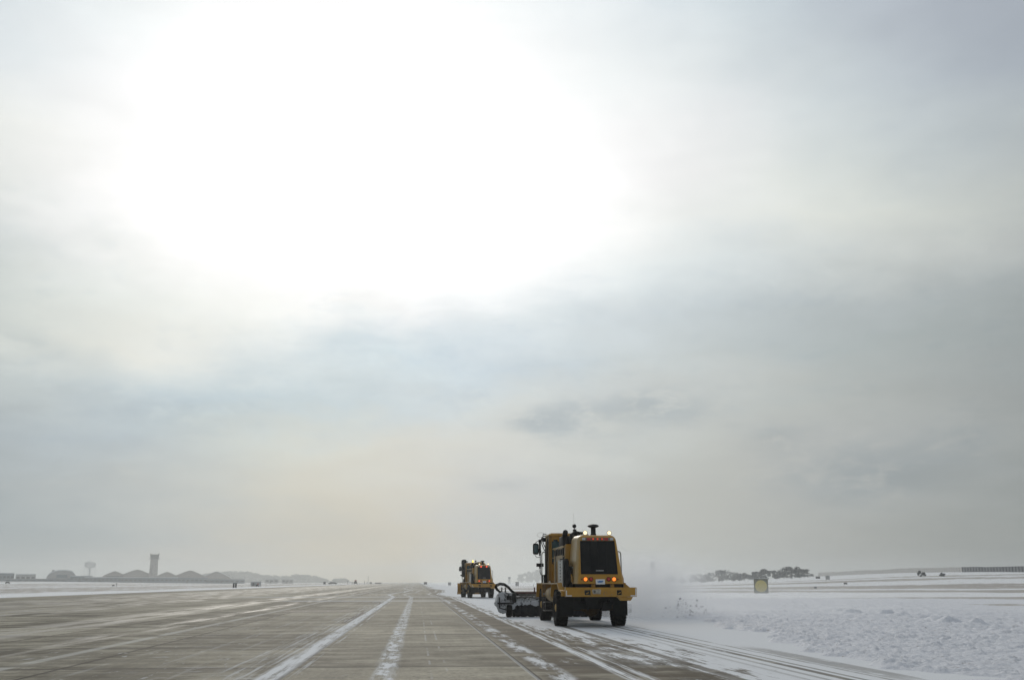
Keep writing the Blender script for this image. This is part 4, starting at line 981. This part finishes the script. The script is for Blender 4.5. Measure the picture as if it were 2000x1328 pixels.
wall((2040, 560), (1883, 610), 3.0, 'dark section of the long panel wall at the right edge of the photo', FM['conc2'], 26)
wall((1882, 640), (1600, 1000), 3.3, 'pale section of the long panel wall running left behind the trees', FM['wallpale'], 90)

# ------------------------------------------------------------------ buildings across the field
bgroup = 'buildings along the left horizon'
KD = 1.2
def hangar(x0, x1, ytop, D, label, mat='tan', depth=36, roofmat='tan2', shoulder=.35):
    D *= KD; px = (x0 + x1) / 2; W = (x1 - x0) * D / 2000; p = at(px, D); zb = tz(p); Ht = zpix(ytop, D) - zb
    T = thing('hangar', label, 'hangar', (p.x, p.y, zb), facing(px), bgroup)
    h0 = Ht * shoulder
    outline = [(-W / 2, -1), (W / 2, -1), (W / 2, h0), (W * .42, h0 + (Ht - h0) * .30), (W * .12, h0 + (Ht - h0) * .86), (0, Ht), (-W * .12, h0 + (Ht - h0) * .86), (-W * .42, h0 + (Ht - h0) * .30), (-W / 2, h0)]
    mb = MB(); mb.prism(outline, 'y', 0, depth); mb.build('wall', FM[mat], T)
    r = MB(); top = outline[2:]
    r.prism([(a * 1.02, b + .05) for a, b in top] + [(a * 1.02, b + .5) for a, b in reversed(top)], 'y', -.8, depth + .8); r.build('roof', FM[roofmat], T)
    d = MB(); d.box(-W * .38, W * .38, -.25, -.01, -.5, h0 * .95)
    for k in range(7): xx = -W * .38 + W * .76 * k / 6; d.box(xx - .15, xx + .15, -.35, -.26, -.5, h0 * .95)
    d.build('door', FM['blue'], T)
    wi = MB(); wi.box(-W * .36, W * .36, -.15, -.01, h0 * 1.0, h0 * 1.12); wi.build('window', FM['glass'], T)
    return T
hangar(203, 243, 1117.6, 1010, 'low grey hangar with a shallow arched roof left of the control tower', 'tan', shoulder=.5)
hangar(233, 300, 1114.4, 1080, 'wide hangar with a peaked roof just left of the control tower', 'tan')
hangar(304, 346, 1118.4, 1060, 'small hangar with a shallow gable just right of the control tower', 'tan', shoulder=.45)
hangar(340, 400, 1115.8, 1000, 'broad peaked hangar, second right of the control tower', 'tan', shoulder=.4)
hangar(394, 450, 1117.2, 1060, 'snow-roofed hangar at the foot of the wooded hills', 'tan', roofmat='roofsnow', shoulder=.35)
def block(x0, x1, ytop, D, label, mat='blue', depth=14, nwin=0, snow=True, ybase=None, name='building', cat='building'):
    D *= KD; px = (x0 + x1) / 2; W = (x1 - x0) * D / 2000; p = at(px, D); zb = tz(p); Ht = zpix(ytop, D) - zb
    T = thing(name, label, cat, (p.x, p.y, zb), facing(px), bgroup)
    mb = MB(); mb.box(-W / 2, W / 2, 0, depth, -1, Ht); mb.build('wall', FM[mat], T)
    r = MB(); r.box(-W / 2 - .3, W / 2 + .3, -.3, depth + .3, Ht + .003, Ht + .5); r.build('roof', FM['roofsnow' if snow else 'tan2'], T)
    for k in range(nwin):
        xx = -W / 2 + W * (k + .5) / nwin
        f = MB(); f.box(xx - W / nwin * .32, xx + W / nwin * .32, -.12, -.003, Ht * .40, Ht * .68); f.build('window', FM['glass'], T)
    d = MB(); d.box(-W * .08 - .8, -W * .08 + .8, -.15, -.003, -.5, min(2.4, Ht * .7)); d.build('door', FM['dark'], T)
    return T
block(-14, 22, 1121.6, 900, 'snow-roofed blue-grey building cut off by the left edge of the photo', nwin=6)
block(33, 65, 1123.2, 930, 'plain grey box building left of the barrel-roofed hall', 'tan2', nwin=4)
block(140, 177, 1126.0, 950, 'low snow-roofed building between the barrel-roofed hall and the water tower', 'blue', nwin=6)
block(170, 232, 1128.3, 930, 'long low blue-grey building beneath the water tower', 'blue', nwin=9)
block(232, 340, 1128.6, 940, 'long low dark shed running in front of the control tower', 'blue', nwin=14)
block(340, 402, 1128.4, 950, 'long low dark shed in front of the broad peaked hangar', 'blue', nwin=8, snow=False)
block(402, 475, 1131.5, 950, 'lowest long grey shed at the right end of the hangar row', 'blue', nwin=8, snow=False)
block(20, 120, 1131.4, 890, 'very low dark shed in front of the plain grey box building', 'blue', nwin=10, snow=False)
for x0, x1, lab in ((518, 543, 'low grey hut on the snow at the foot of the hills, left one'), (551, 572, 'low grey hut on the snow at the foot of the hills, right one')):
    block(x0, x1, 1130.6, 1100, lab, 'tan2', nwin=3, snow=True)
# barrel-roofed hall with a cupola and a snowy roof
p = at(121, 960 * KD); T = thing('barrel_hall', 'hall with a rounded snow-covered roof and a small cupola left of the water tower', 'hall', (p.x, p.y, tz(p)), facing(121), bgroup)
s = 960 * KD / 2000; H0 = zpix(1116, 960 * KD) - tz(p)
arc = [(-26 * s, -1), (24 * s, -1), (24 * s, H0 * .42), (19 * s, H0 * .72), (14 * s, H0 * .92), (4 * s, H0), (-8 * s, H0 * .98), (-18 * s, H0 * .82), (-24 * s, H0 * .6), (-26 * s, H0 * .4)]
mb = MB(); mb.prism(arc, 'y', 0, 30); mb.build('wall', FM['tan2'], T)
r = MB(); top = arc[3:9]; r.prism([(a, b + .02) for a, b in top] + [(a, b + .7) for a, b in reversed(top)], 'y', -.5, 30); r.build('roof', FM['roofsnow'], T)
c = MB(); c.box(-18 * s, -14 * s, 4, 8, H0 * .8, H0 * 1.05); c.build('cupola', FM['tan2'], T)
c = MB(); c.box(-22 * s, 20 * s, -.4, -.003, 0, H0 * .30); c.box(-10 * s, 8 * s, -.5, -.003, H0 * .34, H0 * .62); c.build('window_band', FM['blue'], T)
# control tower
D = 1000 * KD; p = at(298, D); T = thing('control_tower', 'tall concrete control tower with a wide dark glazed cab rising above the hangars', 'control tower', (p.x, p.y, tz(p)), facing(298), bgroup)
zt = lambda y: zpix(y, D) - tz(p)
m_ = D / 2000
mb = MB(); a, b = 7.7 * m_, 6.9 * m_
mb.hexa([(-a, -a, -1), (a, -a, -1), (a, a, -1), (-a, a, -1), (-b, -b, zt(1095.2)), (b, -b, zt(1095.2)), (b, b, zt(1095.2)), (-b, b, zt(1095.2))]); mb.build('shaft', FM['conc'], T)
for xx in (-.5, .5):
    q = MB(); q.box(xx * 3.2 - .15, xx * 3.2 + .15, -a - .0, -b + .02, 3, zt(1096)); q.build('rib', FM['conc2'], T)
g_ = MB(); g_.box(-9.8 * m_, 9.8 * m_, -9.8 * m_, 9.8 * m_, zt(1095.1), zt(1094.0)); gg = g_.build('gallery', FM['conc2'], T)
r_ = MB()
for s1 in (-1, 1):
    for k in range(9):
        v = -9.5 * m_ + 19 * m_ * k / 8
        r_.box(v - .05, v + .05, s1 * 9.5 * m_ - .05, s1 * 9.5 * m_ + .05, zt(1093.9), zt(1092)); r_.box(s1 * 9.5 * m_ - .05, s1 * 9.5 * m_ + .05, v - .05, v + .05, zt(1093.9), zt(1092))
    r_.box(-9.5 * m_, 9.5 * m_, s1 * 9.5 * m_ - .06, s1 * 9.5 * m_ + .06, zt(1092), zt(1091.8))
r_.build('railing', FM['steel'], gg)
c = MB(); a, b = 6.9 * m_, 7.9 * m_
c.hexa([(-a, -a, zt(1093.9)), (a, -a, zt(1093.9)), (a, a, zt(1093.9)), (-a, a, zt(1093.9)), (-b, -b, zt(1087.2)), (b, -b, zt(1087.2)), (b, b, zt(1087.2)), (-b, b, zt(1087.2))]); cb_ = c.build('glazed_cab', FM['glass'], T)
c = MB(); c.box(-7.2 * m_, 7.2 * m_, -7.25 * m_, 7.2 * m_, zt(1090.7), zt(1090.1)); c.build('mullion', FM['conc2'], cb_)
c = MB(); c.box(-8.2 * m_, 8.2 * m_, -8.2 * m_, 8.2 * m_, zt(1087.1), zt(1086.4)); c.build('cab_roof', FM['conc2'], T)
for sx_ in (-1, 1):
    c = MB(); c.box(sx_ * 7 * m_ - .6, sx_ * 7 * m_ + .6, -3.8, -2.6, zt(1086.3), zt(1084.8)); c.tube([(sx_ * 7 * m_, -3, zt(1084.8)), (sx_ * 7 * m_, -3, zt(1082.5))], .08, 5); c.build('antenna', FM['dark'], T)
# water tower
D = 2000; p = at(173, D); s = D / 2000; zt = lambda y: zpix(y, D) - tz(p)
T = thing('water_tower', 'pale water tower with a round tank on thin legs left of the control tower', 'water tower', (p.x, p.y, tz(p)), facing(173), bgroup)
mb = MB(); R = 9.6 * s; h0, h1 = zt(1109.5), zt(1099.8)
mb.lathe([(.8, h0 - 2.6), (R * .55, h0 - 1.6), (R * .9, h0), (R, h0 + (h1 - h0) * .3), (R, h0 + (h1 - h0) * .6), (R * .86, h0 + (h1 - h0) * .85), (R * .4, h1), (.5, h1 + .6), (.01, h1 + .7)], (0, 0, 0), 'z', 32); mb.build('tank', FM['steel'], T, 60)
for k in range(8):
    a = (k + .5) * math.pi / 4; q = MB(); q.tube([(R * math.cos(a), R * math.sin(a), h0 + 1), (R * 1.06 * math.cos(a), R * 1.06 * math.sin(a), -1)], .32, 8); q.build('leg', FM['steel'], T)
q = MB(); q.tube([(0, 0, -1), (0, 0, h0 - 2)], 1.7, 16); q.build('riser', FM['steel'], T)
q = MB(); q.tube([(0, 0, h1 + .6), (0, 0, h1 + 4)], .12, 6); q.build('aerial', FM['steel'], T)
# hazy tower beyond the snow cloud, and a far one behind the pair of trucks
def lattice_tower(px, D, ytop, wpx, label, headpx):
    p = at(px, D); zb = tz(p); H_ = zpix(ytop, D) - zb; w2 = wpx * D / 4000; hw = headpx * D / 4000
    T = thing('radar_tower', label, 'tower', (p.x, p.y, zb), facing(px))
    q = MB(); zz = H_ * .72
    for sx_ in (-1, 1):
        for sy_ in (-1, 1): q.tube([(sx_ * w2, sy_ * w2, -1), (sx_ * w2 * .6, sy_ * w2 * .6, zz)], .16, 6)
    for k in range(4):
        z0_, z1_ = zz * k / 4, zz * (k + 1) / 4; f0, f1 = lerp(w2, w2 * .6, k / 4), lerp(w2, w2 * .6, (k + 1) / 4)
        for sy_ in (-1, 1): q.tube([(-f0, sy_ * f0, z0_), (f1, sy_ * f1, z1_)], .09, 5); q.tube([(f0, sy_ * f0, z0_), (-f1, sy_ * f1, z1_)], .09, 5); q.tube([(-f1, sy_ * f1, z1_), (f1, sy_ * f1, z1_)], .09, 5)
    q.build('frame', FM['conc2'], T)
    q = MB(); q.box(-hw, hw, -hw, hw, zz + .003, H_, .15); q.build('head', FM['conc2'], T)
lattice_tower(1276, 520, 1098.5, 8, 'faint grey tower standing in the drifting snow right of the near truck', 9)
lattice_tower(995, 1000, 1126.5, 4, 'tiny grey tower on the horizon between the two trucks', 5)

# ------------------------------------------------------------------ trees
def leafmat(name, a, b, sc):
    m = bpy.data.materials.new(name); m.use_nodes = True; t = m.node_tree
    n = noise(t, texco(t), sc, 4, .6); setin(m, Base_Color=mixc(t, n.ss(.35, .65), a, b)); m.node_tree.nodes['Principled BSDF'].inputs['Roughness'].default_value = .8
    return m
LEAF = leafmat('winter_evergreen', (.035, .045, .050), (.07, .084, .094), .6)
BARK = material('bark', (.05, .04, .035), .9)
rng = np.random.default_rng(7)
def leaf_cloud(centers, radii, n, size):
    out = []
    for c, r in zip(centers, radii):
        k = int(n); u = rng.normal(size=(k, 3)); u /= np.linalg.norm(u, axis=1)[:, None]
        p = np.array(c) + u * (rng.random((k, 1)) ** .45) * np.array(r)
        a = rng.normal(size=(k, 3)); a /= np.linalg.norm(a, axis=1)[:, None]; b = np.cross(a, rng.normal(size=(k, 3))); b /= np.linalg.norm(b, axis=1)[:, None]
        s = size * (.5 + rng.random((k, 1)))
        out.append(np.stack([p - a * s, p - b * s * .6, p + a * s, p + b * s * .6], 1))
    return np.concatenate(out)
def tree(px, D, ytop, wpx, label, ybase=None, n=16, dense=70, group='trees on the right horizon', bush=False):
    p = at(px, D); zb = tz(p); H_ = max(1.2, zpix(ytop, D) - zb); R = wpx * (1.0 if bush else 1.22) * D / 4000
    T = thing('bush' if bush else 'tree', label, 'bush' if bush else 'tree', (p.x, p.y, zb), 0, None if bush else group)
    tr_ = MB(); tr_.tube([(0, 0, -.5), (.1, 0, H_ * .4), (.0, .1, H_ * .8)], [H_ * .035, H_ * .025, .03], 7)
    for k in range(5):
        a = k * 1.26; tr_.tube([(.05, 0, H_ * (.22 + .08 * k)), (R * .6 * math.cos(a), R * .6 * math.sin(a), H_ * (.45 + .08 * k))], [H_ * .015, .02], 5)
    tr_.build('trunk', BARK, T)
    cs, rs = [], []
    for k in range(n):
        a = rng.random() * 6.28; q = rng.random() ** .6; h_ = rng.random()
        hh = (.14 if not bush else .1) + .76 * h_; lim = math.sqrt(max(.05, 1 - ((hh - .45) / .58) ** 2))
        cs.append((math.cos(a) * q * R * lim * .82, math.sin(a) * q * R * lim * .82, hh * H_)); r = R * rng.uniform(.2, .38); rs.append((r, r, min(r * .75, H_ * .16)))
    o = faces_mesh('crown', leaf_cloud(cs, rs, dense, .22 + H_ * .018), LEAF, T)
    return T
TL = [(1309, 640, 1124.5, 22, 'faint rounded tree nearest the drifting snow'), (1333, 650, 1127, 13, 'small faint tree second from the drifting snow'),
      (1355, 600, 1123.5, 16, 'small tree at the left end of the long grey clump'), (1374, 585, 1120.5, 30, 'medium tree left of the tallest rounded crown of the clump'),
      (1404, 575, 1113.6, 44, 'broad round-topped tree at the middle of the long grey clump'), (1432, 585, 1117, 34, 'wide flat-topped tree right of the broad round one'),
      (1454, 590, 1118.5, 30, 'tree at the right end of the long flat clump above the marker board'), (1478, 560, 1117, 22, 'tree standing right above the yellow disc board'),
      (1496, 555, 1112.5, 26, 'spreading tree just right of the yellow disc board'), (1518, 560, 1114.5, 20, 'small loose tree between the spreading tree and the large dark one'),
      (1546, 520, 1108.6, 42, 'largest and tallest dark tree of the right group'), (1571, 510, 1112.8, 30, 'dark tree at the right end of the group, leaning outward'), (1532, 545, 1116, 22, 'low tree filling in before the largest dark tree')]
for a in TL: tree(a[0], a[1] * 1.22, *a[2:], n=22, dense=80)
tree(1798, 430, 1116.2, 9, 'dark pointed bush on the rise in front of the pale wall, left one', n=10, dense=80, bush=True)
tree(1805, 425, 1118.0, 9, 'dark low bush on the rise in front of the pale wall, right one', n=10, dense=80, bush=True)
tree(1842, 430, 1120.2, 12, 'very low dark shrub on the rise right of the pointed bush', n=10, dense=60, bush=True)
TM = [(1018, 2500, 1121, 14, 'faint far tree left of the near truck, lowest of three'), (1033, 2500, 1116, 20, 'faint far tree left of the near truck, middle of three'), (1050, 2500, 1112.5, 22, 'faint far tree left of the near truck, tallest of three')]
for a in TM: tree(*a, n=26, dense=600, group='faint trees left of the near truck')

# hills with woods on the left horizon
hp_x = [392, 398, 428, 453, 473, 494, 510, 535, 566, 576, 598, 617, 633, 648, 662, 674, 682, 700]
hp_y = [1131, 1123, 1120.5, 1118, 1118.5, 1121, 1124.5, 1127, 1128, 1123.5, 1124.5, 1128, 1133, 1134.3, 1132.3, 1132.3, 1135, 1138]
D = 2300; pxs = np.linspace(392, 700, 200); hy = np.interp(pxs, hp_x, hp_y); hz = CAM_H + (1136 - hy) * D / 2000
prof = np.exp(-np.linspace(-2.2, 2.2, 25) ** 2)
Pm = np.zeros((25, 200, 3))
for j, px in enumerate(pxs):
    for i, dd in enumerate(np.linspace(-160, 280, 25)):
        q = at(px, D + dd); Pm[i, j] = (q.x, q.y, -1 + (hz[j] + 1) * prof[i] + (0 if prof[i] < .1 else (vnoise(px * .3, dd * .05, 4) - .5) * 1.0))
hm = bpy.data.materials.new('snowy_hill'); hm.use_nodes = True; t = hm.node_tree; P = texco(t); t.nodes['Principled BSDF'].inputs['Roughness'].default_value = 1; t.nodes['Principled BSDF'].inputs['Specular IOR Level'].default_value = 0
setin(hm, Base_Color=mixc(t, noise(t, P, .05, 5, .65).ss(.52, .66), (.10, .11, .12), (.32, .34, .37)))
tag(grid_mesh('hills', Pm, hm), kind='structure')
cs, rs = [], []
for k in range(800):
    px = rng.uniform(396, 640) if rng.random() < .85 else rng.uniform(650, 680)
    hyy = np.interp(px, hp_x, hp_y); dd = rng.choice([rng.uniform(-110, 60), rng.uniform(-30, 50)]); q = at(px, D + dd)
    zz = -1 + (CAM_H + (1136 - hyy) * D / 2000 + 1) * math.exp(-((dd - 60) / 220 * 2.2) ** 2)
    if dd < -20 and rng.random() < .2: continue
    h_ = rng.uniform(2.0, 4.2); cs.append((q.x, q.y, zz + h_ * .5)); rs.append((h_ * rng.uniform(.8, 1.5), h_, h_ * .8))
tag(faces_mesh('distant_woods', leaf_cloud(cs, rs, 40, .9), LEAF), 'grey winter woods covering the low hills on the left horizon', 'woods', kind='stuff')

# ------------------------------------------------------------------ flying snow
random.seed(11)
sp = MB(); cl = []
for k in range(230):
    px = 1318 + random.gauss(0, 26) + abs(random.gauss(0, 20)); py = 1197 + random.gauss(0, 11)
    if random.random() < .07: px, py = random.uniform(1290, 1420), random.uniform(1160, 1200)
    if random.random() < .16: px, py = 1325 + random.gauss(0, 4), 1182 + random.gauss(0, 7)
    Yd = random.uniform(47, 53); q = ray(px, py); kk = Yd / q.y; c = Vector((q.x * kk, Yd, CAM_H + q.z * kk))
    if c.z < .03: c.z = random.uniform(.02, .2)
    r = random.choice([.012, .018, .025, .035, .05]) * random.uniform(.6, 1.3)
    nb = bmesh.new(); bmesh.ops.create_icosphere(nb, subdivisions=1, radius=r)
    sq = Vector((random.uniform(.6, 1.5), random.uniform(.6, 1.4), random.uniform(.5, 1.2)))
    for v in nb.verts: v.co = Vector((v.co.x * sq.x, v.co.y * sq.y, v.co.z * sq.z)) * random.uniform(.7, 1.25) + c
    me = bpy.data.meshes.new('c'); nb.to_mesh(me); nb.free(); sp.b.from_mesh(me); bpy.data.meshes.remove(me)
tag(sp.build('snow_spray', material('dirty_snow_lump', (.34, .33, .35), .8, var=.3, vscale=9)), 'lumps of dirty snow flying up right of the near truck', 'flying snow', kind='stuff')

def volume_box(name, x0, x1, y0, y1, z0, z1, mat, label, cat=None):
    mb = MB(); mb.box(x0, x1, y0, y1, z0, z1); return tag(mb.build(name, mat), label, cat, kind='stuff')
m = bpy.data.materials.new('blown_snow'); m.use_nodes = True; t = m.node_tree; t.nodes.clear()
P = texco(t); x, y, z = sep(t, P)
n1 = noise(t, comb(t, x * .55 - z * .35, y * .45, z * .7), 1.0, 4, .6)
n2 = noise(t, comb(t, x * .16, y * .16, z * .5), 1.0, 3, .55)
yl = y - (x - 10) * .22
top = (x - 10.0) * -.16 + 3.1                                            # the cloud sinks away from the broom
d1 = (((x - 10.9) / 1.7).pow(2) * -1.0).exp() * ((((yl - 50.0) / 3.2).pow(2)) * -1.0).exp() * z.ss(.6, 3.4, 1, 0) * n1.ss(.30, .66)
d1b = (((x - 12.2) / 2.0).pow(2) * -1.0).exp() * ((((yl - 51.0) / 3.5).pow(2)) * -1.0).exp() * z.ss(.2, 3.9, 1, 0) * n1.ss(.36, .70)
d2 = x.ss(9, 11.5) * ((x - 10) / -10.0).exp() * ((((yl - 53) / 6.0).pow(2)) * -1.0).exp() * (z / -.42).exp() * n2.ss(.28, .6)
d3 = x.ss(10, 14) * x.ss(40, 70, 1, 0) * (z / -.8).exp() * y.ss(64, 84) * y.ss(150, 110, 0, 1) * .012
dens = d1 * 2.2 + d1b * .75 + d2 * .38 + d3
pv = t.nodes.new('ShaderNodeVolumePrincipled'); pv.inputs['Color'].default_value = (.95, .965, .99, 1); pv.inputs['Anisotropy'].default_value = .3
t.links.new(dens.s, pv.inputs['Density']); om = t.nodes.new('ShaderNodeOutputMaterial'); t.links.new(pv.outputs[0], om.inputs['Volume'])
vo = volume_box('snow_plume', 8.4, 75, 42, 150, .02, 4.6, m, 'cloud of powdery snow blown to the right of the near truck', 'snow cloud')

hz_ = bpy.data.materials.new('winter_haze'); hz_.use_nodes = True; t = hz_.node_tree; t.nodes.clear()
pv = t.nodes.new('ShaderNodeVolumePrincipled'); pv.inputs['Color'].default_value = (.68, .705, .715, 1); pv.inputs['Density'].default_value = .0005; pv.inputs['Anisotropy'].default_value = .68
om = t.nodes.new('ShaderNodeOutputMaterial'); t.links.new(pv.outputs[0], om.inputs['Volume'])
volume_box('haze', -3000, 3000, -3000, 3000, -1.6, 42, hz_, None)
